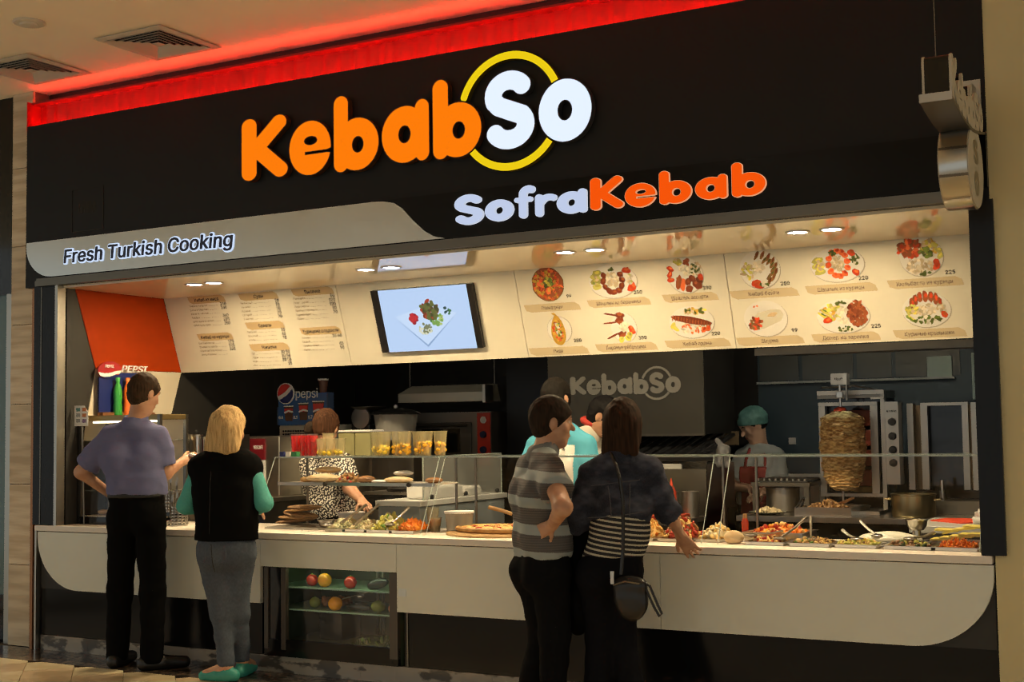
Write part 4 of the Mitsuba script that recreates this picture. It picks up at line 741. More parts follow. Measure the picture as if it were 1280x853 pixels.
for g in ring_arcs((-3.487+5.394)*.3619-4.36, (3.199-2.986)*.345+1.68, .113, .016): part(hd, 'ring_arc', plate(g.difference(union_all([fit(glyph(c), *q).buffer(.004) for c, *q in HS])), HY-.004, .004), 'hood_letter')
gl = thing('charcoal_grill', 'black slatted charcoal grill under the extractor hood', 'grill')
part(gl, 'body', bx(-4.5, -3.25, 2.25, 2.80, .86, 1.18), 'steel_dark'); part(gl, 'stand', bx(-4.45, -3.30, 2.3, 2.78, 0, .86), 'steel_dark')
for i in range(15): part(gl, 'bar', rot(bx(-4.44+i*.082, -4.40+i*.082, 2.22, 2.86, 1.235, 1.255), 12, [1, 0, 0], (-4, 2.22, 1.24)), 'rubber')
part(gl, 'back_plate', bx(-3.40, -3.27, 2.96, 2.975, 1.30, 1.40), 'bronze_plate'); part(gl, 'splash_guard', bx(-4.5, -3.41, 2.96, 2.975, 1.18, 1.40), 'steel_dark')
part(gl, 'front_rail', bx(-4.5, -3.25, 2.24, 2.25, 1.10, 1.20), 'gloss_black')
# ------------------------------------------------------------ work table with the spit grills
wb = thing('work_table', 'steel work table under the meat spit and pots', 'table')
part(wb, 'top', rbx(-2.97, -1.07, 2.02, 2.98, .815, .852, .004), 'steel'); part(wb, 'cabinet', bx(-2.95, -1.07, 2.10, 2.95, 0, .815), 'gloss_black'); part(wb, 'splashback', bx(-2.97, -2.62, 2.96, 2.99, .852, 1.09), 'alu')
lt = thing('work_table', 'steel table with cutting boards behind the middle of the counter', 'table')
part(lt, 'top', rbx(-4.30, -3.24, 1.69, 2.2, .80, .835, .004), 'steel_soft'); part(lt, 'cabinet', bx(-4.28, -3.26, 1.72, 2.18, 0, .80), 'steel_dark'); part(lt, 'backsplash', bx(-4.30, -3.24, 2.2, 2.215, .80, 1.15), 'steel_dark')
dn = thing('kebab_grill', 'upright kebab grill with a big meat spit in front of it', 'grill')
[part(dn, 'frame_bar', q, 'alu') for q in (bx(-2.565, -2.52, 2.60, 2.66, .976, 1.564), bx(-2.215, -2.165, 2.60, 2.66, .976, 1.564), bx(-2.565, -2.165, 2.60, 2.66, 1.565, 1.59), bx(-2.565, -2.115, 2.60, 2.66, .952, .975))]
part(dn, 'top_box', bx(-2.565, -2.115, 2.58, 2.90, 1.615, 1.665), 'steel_dark'); part(dn, 'top_lip', cat_(bx(-2.565, -2.115, 2.572, 2.582, 1.64, 1.668), bx(-2.20, -2.115, 2.565, 2.575, 1.605, 1.618)), 'alu')
part(dn, 'side_post', bx(-2.14, -2.112, 2.58, 2.64, .855, 1.665), 'alu'); part(dn, 'body', bx(-2.53, -2.12, 2.68, 2.90, .855, 1.62), 'gloss_black')
for k in range(4): part(dn, 'heating_element', rbx(-2.50+.0, -2.22, 2.665, 2.682, 1.02+k*.135, 1.13+k*.135, .006), 'element_red')
part(dn, 'base', bx(-2.57, -2.10, 2.30, 2.90, .853, .875), 'steel'); part(dn, 'drip_tray', lathe([(0, .876), (.16, .876), (.17, .90), (.165, .90), (.155, .881), (0, .881)], (-2.365, 2.45, 0), 28), 'steel', 30)
part(dn, 'motor_box', bx(-2.425, -2.318, 2.42, 2.50, 1.705, 1.780), 'paper', label='small white motor box'); part(dn, 'motor_lettering', plate(fit(text_poly('ATALAY', .02, True), -2.40, -2.345, 1.735, 1.750), 2.418, .003), 'rubber')
part(dn, 'spit_rod', rod((-2.372, 2.45, .876), (-2.372, 2.45, 1.72), .008, 10), 'steel'); part(dn, 'top_arm', cat_(rod((-2.50, 2.47, 1.69), (-2.30, 2.47, 1.69), .006, 8), rod((-2.30, 2.47, 1.70), (-2.14, 2.62, 1.662), .005, 8), rod((-2.33, 2.46, 1.705), (-2.33, 2.46, 1.60), .007, 8)), 'steel')
part(dn, 'clamp', rbx(-2.395, -2.35, 2.43, 2.47, 1.615, 1.66, .006), 'steel')
cpn = part(dn, 'control_panel', bx(-2.092, -2.006, 2.50, 2.62, 1.04, 1.585), 'alu', label='metal control column with four black knobs')
for z in (1.452, 1.358, 1.268, 1.182): part(cpn, 'knob', lathe([(0, 0), (.026, 0), (.023, .022), (0, .024)], (-2.047, 2.50, z), 22, (0, -1, 0)), 'rubber', 30)
part(cpn, 'lettering', plate(fit(text_poly('ALTUNTAS', .02, True), -2.082, -2.016, 1.515, 1.53), 2.498, .003), 'rubber')
part(dn, 'panel_arm', cat_(bx(-2.125, -2.085, 2.55, 2.57, 1.47, 1.482), bx(-2.125, -2.085, 2.55, 2.57, 1.10, 1.112)), 'alu')
# the meat: layered slices around the spit
def meat():
    zs = np.linspace(0, 1, 110); an = np.linspace(0, 2*np.pi, 121)[:-1]; v = []
    prof = np.interp(zs, [0, .04, .14, .30, .55, .80, .93, 1], [.052, .085, .118, .136, .145, .142, .132, .055])
    for i, z in enumerate(zs):
        p = np.c_[np.cos(an)*3.2, np.sin(an)*3.2, np.full(len(an), z*17)]
        w = meshkit.fbm(p*V([1, 1, 1.0]), 3, 3); lay = (z*26+meshkit.noise(p*V([.6, .6, .12]), 9)*3.0) % 1.0
        r = prof[i]*(1+.20*(w-.5))+.016*(lay-.5)*min(1, prof[i]/.1)+.014*(meshkit.noise(p*V([2.2, 2.2, 2.0]), 5)-.5)
        v.append(np.c_[r*np.cos(an), r*np.sin(an), np.full(len(an), z*.525)+.010*(meshkit.noise(p*.7, 2)-.5)])
    n = len(an); v = np.vstack(v); j = np.arange(n); k = (j+1) % n; f = []
    for i in range(len(zs)-1): f += [np.c_[i*n+j, i*n+k, (i+1)*n+k], np.c_[i*n+j, (i+1)*n+k, (i+1)*n+j]]
    m = len(v); v = np.vstack([v, [[0, 0, 0], [0, 0, .53]]])
    f += [np.c_[np.full(n, m), k, j], np.c_[np.full(n, m+1), (len(zs)-1)*n+j, (len(zs)-1)*n+k]]
    return move(trimesh.Trimesh(v, np.vstack(f), process=False), (-2.365, 2.45, 1.0))
ms = solo('meat_spit', meat(), 'doner_meat', 'large browned stack of layered kebab meat on the upright spit', 'kebab meat', smooth=35)
labels[ms]['label'] = 'large browned cone of layered kebab meat on the upright spit'
part(ms, 'pepper_topping', ell((-2.372, 2.45, 1.535), (.045, .045, .025), 2, .2, 4), 'tomato_red', True, label='dark red tomato piece on top')
k2 = thing('kebab_grill', 'empty upright kebab grill at the right beside the jamb', 'grill')
[part(k2, 'frame_bar', q, 'alu') for q in (bx(-1.905, -1.86, 2.70, 2.75, 1.0, 1.575), bx(-1.64, -1.60, 2.70, 2.75, 1.0, 1.575), bx(-1.905, -1.60, 2.70, 2.75, 1.555, 1.575))]; part(k2, 'side_fin', bx(-1.985, -1.945, 2.66, 2.74, 1.0, 1.572), 'alu'); part(k2, 'side_fin', bx(-1.575, -1.535, 2.66, 2.74, 1.0, 1.572), 'alu')
part(k2, 'side_plate', bx(-1.947, -1.905, 2.74, 2.76, 1.0, 1.56), 'bronze_plate'); part(k2, 'side_plate', bx(-1.60, -1.575, 2.74, 2.76, 1.0, 1.56), 'bronze_plate'); part(k2, 'body', bx(-1.96, -1.54, 2.76, 2.97, .853, 1.56), 'gloss_black')
part(k2, 'base', bx(-1.80, -1.42, 2.45, 2.95, .853, .94), 'alu_dark'); part(k2, 'spit_socket', cat_(lathe([(0, .94), (.022, .94), (.022, 1.0), (.012, 1.0), (.012, 1.07), (0, 1.07)], (-1.75, 2.55, 0), 16)), 'steel')
def pot(x, y, z, r, h, label, m='steel', handles=True):
    t = thing('cooking_pot', label, 'pot')
    part(t, 'body', lathe([(0, 0), (r*.95, 0), (r, .012), (r, h), (r*1.035, h+.004), (r*1.035, h+.010), (r*.97, h+.006), (r*.965, .012), (0, .010)], (x, y, z), 40), m, 40)
    if handles:
        for s in (-1, 1): part(t, 'handle', tube([(x+s*r, y-.04, z+h*.8), (x+s*(r+.035), y-.035, z+h*.82), (x+s*(r+.035), y+.035, z+h*.82), (x+s*r, y+.04, z+h*.8)], .006, 8), m)
    return t
pot(-1.865, 2.22, .853, .135, .135, 'wide brassy steel pot on the work table right of the meat spit', 'brass_steel')
st = thing('burner_stand', 'black burner stand with pan supports on the work table left of the meat', 'burner')
[part(st, 'frame_bar', q, 'alu_dark') for q in (bx(-2.965, -2.56, 2.32, 2.36, 1.03, 1.055), bx(-2.965, -2.56, 2.70, 2.74, 1.03, 1.055), bx(-2.965, -2.925, 2.32, 2.74, 1.03, 1.055), bx(-2.60, -2.56, 2.32, 2.74, 1.03, 1.055), *[bx(x-.018, x+.018, y-.018, y+.018, .853, 1.03) for x in (-2.94, -2.585) for y in (2.345, 2.715)])]
part(st, 'top_tray', bx(-2.945, -2.58, 2.34, 2.72, 1.056, 1.066), 'rubber')
for i in range(9): part(st, 'support_bar', bx(-2.93+i*.04, -2.918+i*.04, 2.36, 2.70, 1.066, 1.08), 'alu')
pot(-2.80, 2.50, .853, .112, .155, 'steel pot standing inside the black burner stand', 'steel_soft', False)
t = thing('meat_tray', 'rectangular steel tray of shaved meat in front of the spit', 'tray')
part(t, 'tray', cat_(bx(-2.60, -2.23, 2.10, 2.115, .853, .908), bx(-2.60, -2.23, 2.36, 2.375, .853, .908), bx(-2.60, -2.585, 2.10, 2.375, .853, .908), bx(-2.245, -2.23, 2.10, 2.375, .853, .908), bx(-2.60, -2.23, 2.10, 2.375, .853, .858)), 'steel')
def chips(n, lo, hi, seed, ax=(.02, .012, .007), dome=0, sub=1):
    R_ = np.random.default_rng(seed); base = trimesh.creation.icosphere(subdivisions=sub); out = []; lo, hi = V(lo), V(hi); c = (lo+hi)/2; hs = (hi-lo)/2
    for _ in range(n):
        q = R_.uniform(-1, 1, 3)
        if dome: q[:2] *= .97; q[2] = -1+2*max(.05, (1-(q[0]**2+q[1]**2)*.75*dome))*R_.uniform(.55, 1)
        m = base.copy(); m.vertices *= V(ax)*R_.uniform(.6, 1.25, 3)
        m.apply_transform(trimesh.transformations.euler_matrix(*R_.uniform(0, 6.28, 3)*V([.35, .35, 1]))); m.apply_translation(c+hs*q); out.append(m)
    return trimesh.util.concatenate(out)
solo('shaved_meat', chips(130, (-2.56, 2.14, .862), (-2.27, 2.34, .945), 5, (.024, .013, .007), 1), 'cooked_meat', 'heap of shaved kebab meat in the steel tray', 'meat', smooth=True, stuff=True)
def tongs(a, b, label, m='steel', w=.018):
    t = thing('tongs', label, 'tongs'); a, b = V(a, float), V(b, float); s = np.cross(b-a, [0, 0, 1.]); s = s/np.linalg.norm(s)*w
    for q in (-1, 1): part(t, 'arm', tube([a+s*q, (a+b)/2+s*q*.8, b+s*q*.25], [.006, .005, .007], 6), m)
    return t
tongs((-2.58, 2.12, .90), (-2.52, 2.06, .97), 'dark tongs at the left end of the meat tray', 'rubber'); tongs((-2.32, 2.2, .93), (-2.22, 2.12, .97), 'dark handled tongs at the right end of the meat tray', 'copper_trim')
def spatula(a, b, label, m='steel', r=.007):
    t = thing('serving_spoon', label, 'spoon'); a, b = V(a, float), V(b, float); d = (b-a)/np.linalg.norm(b-a)
    part(t, 'handle', tube([a, (a+b)/2+V([0, 0, -.006]), b], [r*.8, r, r*1.25], 8), m); part(t, 'bowl', ell(a-d*.02, (.034, .028, .010), 2), m, True); return t
t = thing('plate_of_rice', 'dark plate of rice on the work table in front of the burner', 'plate')
part(t, 'plate', lathe([(0, .853), (.07, .853), (.125, .868), (.127, .872), (.07, .859), (0, .858)], (-2.80, 2.17, 0), 30), 'dark_plate', 30)
solo('rice', chips(120, (-2.885, 2.09, .862), (-2.715, 2.25, .90), 8, (.013, .006, .006), 1), 'rice_pale', 'mound of pale rice on the dark plate', 'rice', smooth=True, stuff=True)
t = thing('cutting_board', 'red cutting board on the steel table behind the counter', 'cutting board'); part(t, 'board', rbx(-3.62, -3.28, 1.71, 2.0, .836, .862, .006), 'red_board'); part(t, 'hang_hole', rod((-3.32, 1.75, .8622), (-3.32, 1.75, .863), .012, 12), 'black_void')
t = thing('cutting_board', 'green cutting board on the steel table behind the person in denim', 'cutting board'); part(t, 'board', rbx(-4.05, -3.66, 1.71, 2.05, .836, .862, .006), 'green_board'); part(t, 'hang_hole', rod((-3.70, 1.75, .8622), (-3.70, 1.75, .863), .012, 12), 'black_void')
solo('paper_stack', rotz(cat_(*[bx(-3.52, -3.30, 2.02, 2.17, .836+i*.006, .840+i*.006) for i in range(5)]), 12, (-3.41, 2.09, 0)), 'paper_grey', 'small stack of grey paper sheets on the work table', 'paper')
rbd = thing('shelf', 'pale board shelf holding red card and white wraps at the right of the counter', 'shelf'); part(rbd, 'board', rbx(-1.64, -1.085, 1.05, 1.72, .845, .885, .004), 'grey_laminate_top'); part(rbd, 'bracket', cat_(bx(-1.6, -1.12, 1.1, 1.16, 0, .845), bx(-1.6, -1.12, 1.6, 1.66, 0, .845)), 'steel_dark')
solo('card', extr(Polygon([(-1.60, 1.42), (-1.40, 1.25), (-1.30, 1.35), (-1.42, 1.62), (-1.55, 1.60)]), .006, (0, 0, .886), (1, 0, 0), (0, 1, 0)), 'red_card', 'red paper sheet lying on the pale shelf at the right', 'paper')
for i, (x, y, z) in enumerate(((-1.24, 1.28, .905), (-1.22, 1.34, .945), (-1.20, 1.50, .965))):
    solo('paper_roll', tube([(x-.10, y-.02, z), (x+.10, y+.03, z)], .021, 14), 'paper', ('lowest white paper wrap on the pale right shelf', 'middle white paper wrap on the pale right shelf', 'topmost white paper wrap on the pale right shelf')[i], 'paper roll')
solo('storage_box', rbx(-1.36, -1.10, 1.42, 1.66, .886, .942, .006), 'paper_grey', 'low pale box under the top paper wrap on the right shelf', 'box')
# items behind the left glass
ap = thing('counter_appliance', 'low steel counter unit with dark top behind the left glass guard', 'appliance'); part(ap, 'body', bx(-5.42, -4.90, 1.25, 1.65, 0, 1.02), 'steel_soft'); part(ap, 'top', lathe([(0, 1.02), (.17, 1.02), (.18, 1.04), (.10, 1.055), (0, 1.058)], (-5.12, 1.42, 0), 30), 'rubber', 30)
part(ap, 'control_strip', bx(-5.40, -4.92, 1.24, 1.25, .90, 1.0), 'gloss_black'); part(ap, 'indicator', bx(-5.22, -5.14, 1.236, 1.24, .93, .97), 'logo_red')
t = thing('plastic_tub', 'tall translucent tub with a dark domed lid left of the oven', 'tub'); part(t, 'body', lathe([(0, 0), (.14, 0), (.165, .19), (.170, .195), (.160, .195), (.138, .006), (0, .006)], (-5.575, 1.9, 1.37), 36), 'frosted_plastic', 40); part(t, 'lid', lathe([(.19, .192), (.185, .205), (.12, .228), (.04, .240), (0, .241)], (-5.575, 1.9, 1.37), 36), 'gloss_black_lid', 30); part(t, 'knob', ell((-5.575, 1.9, 1.62), (.018, .018, .018), 2), 'chrome', True)
solo('storage_box', bx(-5.80, -5.30, 1.72, 2.1, .95, 1.37), 'steel_dark', 'dark cabinet box under the translucent tub', 'box'); solo('shelf', cat_(bx(-6.1, -5.25, 1.70, 2.12, .90, .95), bx(-6.08, -6.05, 1.72, 2.10, 0, .90), bx(-5.30, -5.27, 1.72, 2.10, 0, .90)), 'steel_dark', 'dark shelf board carrying the cabinet box left of the oven', 'shelf')
for i, (x, w) in enumerate(((-5.70, .125), (-5.555, .12))):
    t = thing('storage_container', ('left', 'right')[i]+' greenish storage container with white lid behind the drink cups', 'container'); part(t, 'body', rbx(x-w*.57, x+w*.57, 1.44, 1.60, 1.265, 1.435, .01), 'olive_plastic'); part(t, 'lid', rbx(x-w*.62, x+w*.62, 1.43, 1.61, 1.435, 1.452, .006), 'paper')
solo('shelf', cat_(bx(-5.82, -5.44, 1.40, 1.62, 1.25, 1.265), bx(-5.81, -5.79, 1.41, 1.61, 0, 1.25), bx(-5.47, -5.45, 1.41, 1.61, 0, 1.25)), 'steel_dark', 'dark shelf carrying the two white lidded containers', 'shelf')
t = thing('scale', 'dark kitchen scale with grey round dial behind the containers', 'scale'); part(t, 'body', rbx(-6.17, -5.99, 2.15, 2.3, 1.42, 1.50, .012), 'gloss_black'); part(t, 'dial', lathe([(0, 0), (.085, 0), (.085, .02), (0, .02)], (-6.08, 2.17, 1.545), 24, (0, -1, 0)), 'steel_soft', 30); part(t, 'bowl', lathe([(0, 1.60), (.09, 1.61), (.14, 1.63), (.135, 1.635), (0, 1.612)], (-6.06, 2.23, 0), 24), 'steel_dark', 30)
solo('storage_box', bx(-6.20, -5.86, 2.14, 2.45, .003, 1.42), 'steel_dark', 'tall dark cabinet box under the kitchen scale', 'box')
# ------------------------------------------------------------ people: smooth bodies from blended distance fields
def unit(v): v = V(v, float); return v/(np.linalg.norm(v)+1e-12)
class SDF:
    def __init__(s, lo, hi, h):
        s.lo, s.h = V(lo, float), h; s.n = np.ceil((V(hi, float)-s.lo)/h).astype(int)+1; s.a = np.full(s.n, 1.0, np.float32)
    def _sub(s, lo, hi):
        i0 = np.clip(np.floor((lo-s.lo)/s.h).astype(int), 0, s.n); i1 = np.clip(np.ceil((hi-s.lo)/s.h).astype(int)+1, 0, s.n)
        if np.any(i1 <= i0): return None, None
        g = [s.lo[k]+s.h*np.arange(i0[k], i1[k]) for k in range(3)]
        return tuple(slice(i0[k], i1[k]) for k in range(3)), (g[0][:, None, None], g[1][None, :, None], g[2][None, None, :])
    def _mix(s, sl, d, k, mode='u'):
        a = s.a[sl]; d = d.astype(np.float32)
        if mode == 'u':
            if k <= 0: s.a[sl] = np.minimum(a, d)
            else:
                h = np.clip(.5+.5*(d-a)/k, 0, 1); s.a[sl] = d+(a-d)*(1-h)-k*h*(1-h) if False else np.where(np.abs(a-d) < k, np.minimum(a, d)-np.square(k-np.abs(a-d))/(4*k), np.minimum(a, d))
        else: s.a[sl] = np.maximum(a, -d) if k <= 0 else np.where(np.abs(a+d) < k, np.maximum(a, -d)+np.square(k-np.abs(a+d))/(4*k), np.maximum(a, -d))
    def rc(s, a, b, ra, rb=None, k=.03, cut=None, mode='u'):
        a, b = V(a, float), V(b, float); rb = ra if rb is None else rb; m = max(ra, rb)+k+3.5*s.h
        sl, g = s._sub(np.minimum(a, b)-m, np.maximum(a, b)+m)
        if sl is None: return
        ab = b-a; L2 = ab@ab+1e-12; p = [g[i]-a[i] for i in range(3)]
        t = np.clip((p[0]*ab[0]+p[1]*ab[1]+p[2]*ab[2])/L2, 0, 1)
        d = np.sqrt((p[0]-t*ab[0])**2+(p[1]-t*ab[1])**2+(p[2]-t*ab[2])**2)-(ra+(rb-ra)*t)
        for c, n in (cut or []): d = np.maximum(d, sum((g[i]-c[i])*n[i] for i in range(3)))
        s._mix(sl, d, k, mode)
    def el(s, c, r, ax=None, k=.03, mode='u', cut=None):
        c, r = V(c, float), V(r, float); ax = np.eye(3) if ax is None else V(ax, float); m = r.max()+k+3.5*s.h
        sl, g = s._sub(c-m, c+m)
        if sl is None: return
        p = [g[i]-c[i] for i in range(3)]; q = [p[0]*ax[j][0]+p[1]*ax[j][1]+p[2]*ax[j][2] for j in range(3)]
        k0 = np.sqrt(sum((q[j]/r[j])**2 for j in range(3))); k1 = np.sqrt(sum((q[j]/r[j]**2)**2 for j in range(3)))+1e-9
        d = k0*(k0-1)/k1
        for cc, n in (cut or []): d = np.maximum(d, sum((g[i]-cc[i])*n[i] for i in range(3)))
        s._mix(sl, d, k, mode)
    def cut(s, c, n):
        g = [s.lo[k]+s.h*np.arange(s.n[k]) for k in range(3)]; n = unit(n)
        s.a = np.maximum(s.a, ((g[0]-c[0])*n[0])[:, None, None]+((g[1]-c[1])*n[1])[None, :, None]+((g[2]-c[2])*n[2])[None, None, :]).astype(np.float32)
    def wrinkle(s, amp, f, seed=0, octv=2):
        idx = np.argwhere(np.abs(s.a) < .045); p = s.lo+s.h*idx
        s.a[tuple(idx.T)] += (amp*2*(meshkit.fbm(p*V(f), octv, seed)-.5)).astype(np.float32)
    def mesh(s, smooth_it=2):
        a = s.a; S_ = a < 0; dims = s.n-1
        def corner(x, y, z): return S_[x:dims[0]+x, y:dims[1]+y, z:dims[2]+z]
        cnt = sum(corner(x, y, z).astype(np.int8) for x in (0, 1) for y in (0, 1) for z in (0, 1))
        act = (cnt > 0) & (cnt < 8); idx = np.argwhere(act); num = np.full(dims, -1, np.int64); num[tuple(idx.T)] = np.arange(len(idx))
        acc = np.zeros((len(idx), 3)); w = np.zeros(len(idx))
        C = [(x, y, z) for x in (0, 1) for y in (0, 1) for z in (0, 1)]; val = {c: a[tuple((idx+V(c)).T)] for c in C}
        for c in C:
            for ax_ in range(3):
                if c[ax_] == 0:
                    e = list(c); e[ax_] = 1; v0, v1 = val[c], val[tuple(e)]; m = (v0 < 0) != (v1 < 0)
                    t = np.where(m, v0/(v0-v1+1e-20), 0); p = np.tile(V(c, float), (len(idx), 1)); p[:, ax_] = t
                    acc[m] += p[m]; w[m] += 1
        v = s.lo+s.h*(idx+acc/w[:, None]); F_ = []
        for ax_ in range(3):
            b, c = (ax_+1) % 3, (ax_+2) % 3; sh = [slice(None)]*3; s0 = list(sh); s1 = list(sh); s0[ax_] = slice(0, -1); s1[ax_] = slice(1, None)
            e = np.argwhere(S_[tuple(s0)] != S_[tuple(s1)]); e = e[(e[:, b] > 0) & (e[:, c] > 0) & (e[:, b] < dims[b]) & (e[:, c] < dims[c])]
            def cell(db, dc): q = e.copy(); q[:, b] -= db; q[:, c] -= dc; return num[tuple(q.T)]
            q = np.c_[cell(1, 1), cell(0, 1), cell(0, 0), cell(1, 0)]; ins = S_[tuple(e.T)]
            q = np.where(ins[:, None], q, q[:, ::-1]); q = q[(q >= 0).all(1)]; F_ += [q[:, [0, 1, 2]], q[:, [0, 2, 3]]]
        m = trimesh.Trimesh(v, np.vstack(F_), process=False)
        for _ in range(smooth_it):
            nb = np.zeros_like(m.vertices); dg = np.zeros(len(nb)); E = m.edges; np.add.at(nb, E[:, 0], m.vertices[E[:, 1]]); np.add.at(dg, E[:, 0], 1)
            m.vertices = m.vertices*.5+.5*nb/np.maximum(dg, 1)[:, None]
        return m
def lerp(a, b, t): return V(a, float)*(1-t)+V(b, float)*t
def hand(S, w, d, n, side=1, curl=(18, 22, 26, 30), sc=1.0, thumb=(.75, .65), spread=.10):
    """palm and five fingers from the wrist w along d; n is the way the palm faces, side +1/-1 puts the thumb on one side"""
    d = unit(d); n = unit(V(n)-d*(V(n)@d)); s = np.cross(d, n)*side
    for q in (-.030, -.010, .010, .029): S.rc(w+s*q*.55*sc, w+(d*.080+s*q)*sc, .0145*sc, .0125*sc, .012)
    for i, (q, L) in enumerate(((.029, .070), (.010, .078), (-.010, .072), (-.029, .057))):
        p = w+(d*.080+s*q)*sc; a = math.radians(curl[i]*.5); dd = unit(d+s*q/.03*spread)
        for j, fr in enumerate((.45, .32, .25)):
            e = p+(dd*math.cos(a)+n*math.sin(a))*L*fr*sc; S.rc(p, e, (.0092-.0008*j)*sc, (.0088-.001*j)*sc, .004); p = e; a += math.radians(curl[i])
    p = w+(d*.022+s*.026+n*.006)*sc
    for j, (L, r) in enumerate(((.040, .0125), (.032, .0105), (.024, .0092))):
        e = p+unit(d*(thumb[0]+.1*j)+s*(thumb[1]-.14*j)+n*(.25+.12*j))*L*sc; S.rc(p, e, r*sc, r*.93*sc, .007); p = e
class Person:
    def __init__(s, label, J, sex='m', face=(0, 1, 0), up=(0, 0, 1), bulk=1.0, h=.0072, hc=.0105, skin='skin', group=None):
        s.k = thing('person', label, 'person', group); s.J = J; s.sex, s.b, s.h, s.hc, s.skin = sex, bulk, h, hc, skin
        for k_ in list(J): J[k_] = V(J[k_], float)
        s.rv = unit((J['sR']-J['sL'])*V([1, 1, .0])); s.fw = np.cross([0, 0, 1.], s.rv)
        s.hf = unit(face); s.hu = unit(V(up, float)-s.hf*(V(up, float)@s.hf)); s.hr = np.cross(s.hf, s.hu)
        P_ = V(list(J.values())); s.lo, s.hi = P_.min(0)-V([.30, .30, .14]), P_.max(0)+V([.30, .30, .22]); s.lo[2] = max(s.lo[2], -.03)
        s.mid = lerp(J['hipL'], J['hipR'], .5)
    def field(s, h=None, z0=None, z1=None):
        lo, hi = s.lo.copy(), s.hi.copy()
        if z0 is not None: lo[2] = z0
        if z1 is not None: hi[2] = z1
        return SDF(lo, hi, h or s.hc)
    def torso(s, S, g=0., k=.05, low=True):
        J, b = s.J, s.b; f = s.sex == 'f'; W = J['waist']; ch = lerp(J['sL'], J['sR'], .5)-V([0, 0, .13])
        r1, r2 = (.094, .098) if f else (.104, .112); r1, r2 = r1*b+g, r2*b+g; o1, o2 = (.045, .062) if f else (.062, .085)
        for q in (-1, 1):
            S.rc(W+s.rv*q*o1*b, ch+s.rv*q*o2*b, r1, r2, k); S.rc(ch+s.rv*q*o2*b, lerp(J['sL'], J['sR'], .5+q*.27)+V([0, 0, -.03]), r2*.93, .066*b+g, k)
            S.rc(J['neck']+V([0, 0, -.0]), J['sL' if q < 0 else 'sR']+V([0, 0, .0]), .050*b+g, .050*b+g, k)
            if low: S.rc(W+s.rv*q*o1*b, lerp(s.mid, J['hipL' if q < 0 else 'hipR'], .75), r1, (.108 if f else .104)*b+g, k)
        if f:
            for q in (-1, 1): S.el(ch+s.rv*q*.075+s.fw*.075+V([0, 0, .0]), V([.065, .06, .065])+g, None, .04)
    def arm(s, S, sd, g=0., ra=(.053, .043, .029), upto=2., k=.03, fr=None, flare=0):
        J = s.J; a, e, w = J['s'+sd], J['e'+sd], J['w'+sd]; b = s.b; r = V(ra)*b+g; lo = 0 if fr is None else fr
        if upto <= 1: q = lerp(a, e, upto); S.rc(a, q, r[0], r[0]+(r[1]-r[0])*upto+flare, k, [(q, unit(e-a))])
        else:
            S.rc(a, e, r[0], r[1], k); q = lerp(e, w, min(upto-1, 1)); S.rc(e, q, r[1], r[1]+(r[2]-r[1])*min(upto-1, 1)+flare, k*.8, [(q, unit(w-e))] if upto < 2 else None)
    def leg(s, S, sd, g=0., r=(.082, .050, .034), k=.035, flare=0.):
        J = s.J; b = s.b; S.rc(J['hip'+sd], J['k'+sd], r[0]*b+g, r[1]*b+g, k); S.rc(J['k'+sd], J['a'+sd], r[1]*b+g, r[2]*b+g+flare, k)
    def head(s, S, scl=1.0):
        H, f, u, r = s.J['head'], s.hf, s.hu, s.hr; ax = (r, f, u); c = scl
        S.el(H+u*.028*c-f*.010*c, V([.074, .095, .094])*c, ax, .02); S.el(H+f*.022*c-u*.045*c, V([.058, .068, .075])*c, ax, .04); S.el(H+f*.060*c-u*.098*c, V([.026, .024, .022])*c, ax, .03)
        S.rc(H+f*.086*c+u*.018*c, H+f*.110*c-u*.020*c, .009*c, .0135*c, .012); S.rc(H+f*.080*c+u*.034*c-r*.034*c, H+f*.080*c+u*.034*c+r*.034*c, .013*c, .013*c, .02)
        for q in (-1, 1):
            S.el(H+r*q*.074*c-f*.008*c-u*.004*c, V([.011, .021, .032])*c, ax, .008); S.el(H+r*q*.040*c+f*.055*c-u*.022*c, V([.026, .026, .024])*c, ax, .02); S.el(H+r*q*.031*c+f*.094*c+u*.012*c, V([.017, .013, .009])*c, ax, .008, 's')
        for z in (-.050, -.062): S.rc(H+f*.086*c+u*z*c-r*.020*c, H+f*.086*c+u*z*c+r*.020*c, .0075*c, .0075*c, .006)
        nb = s.J['neck']; S.rc(nb-V([0, 0, .02]), H-u*.06*c-f*.015*c, .060*s.b, .052, .03)
    def body(s, hands=None, fast=False):
        S = s.field(s.h); s.torso(S, -.006); s.head(S)
        for sd in 'LR': s.arm(S, sd); s.leg(S, sd); a = s.J['a'+sd]; S.rc(a, a+s.toe(sd)*.14-V([0, 0, .045]), .036, .026, .02)
        for sd in 'LR':
            w, e = s.J['w'+sd], s.J['e'+sd]; o = (hands or {}).get(sd, {}); hand(S, w, o.pop('d', w-e), o.pop('n', s.fw), **o)
        part(s.k, 'body', S.mesh(2), s.skin, True)
        H, f, u, r = s.J['head'], s.hf, s.hu, s.hr
        for q in (-1, 1):
            e = part(s.k, 'eye', ell(H+r*q*.031+f*.0735+u*.012, (.011, .011, .0105), 2), 'eye_white', True); part(e, 'iris', ell(H+r*q*.031+f*.081+u*.012, (.0048, .0048, .0048), 1), 'hair_black', True)
            part(s.k, 'eyebrow', tube([H+r*q*.016+f*.093+u*.033, H+r*q*.032+f*.091+u*.039, H+r*q*.050+f*.080+u*.034], [.003, .0035, .002], 6), 'hair_black')
        part(s.k, 'lips', tube([H-r*.020+f*.090-u*.056, H+f*.0955-u*.055, H+r*.020+f*.090-u*.056], [.003, .0045, .003], 6), 'lip')
    def toe(s, sd): return unit(s.J.get('t'+sd, s.fw+s.rv*(.25 if sd == 'R' else -.25))*V([1, 1, 0]))
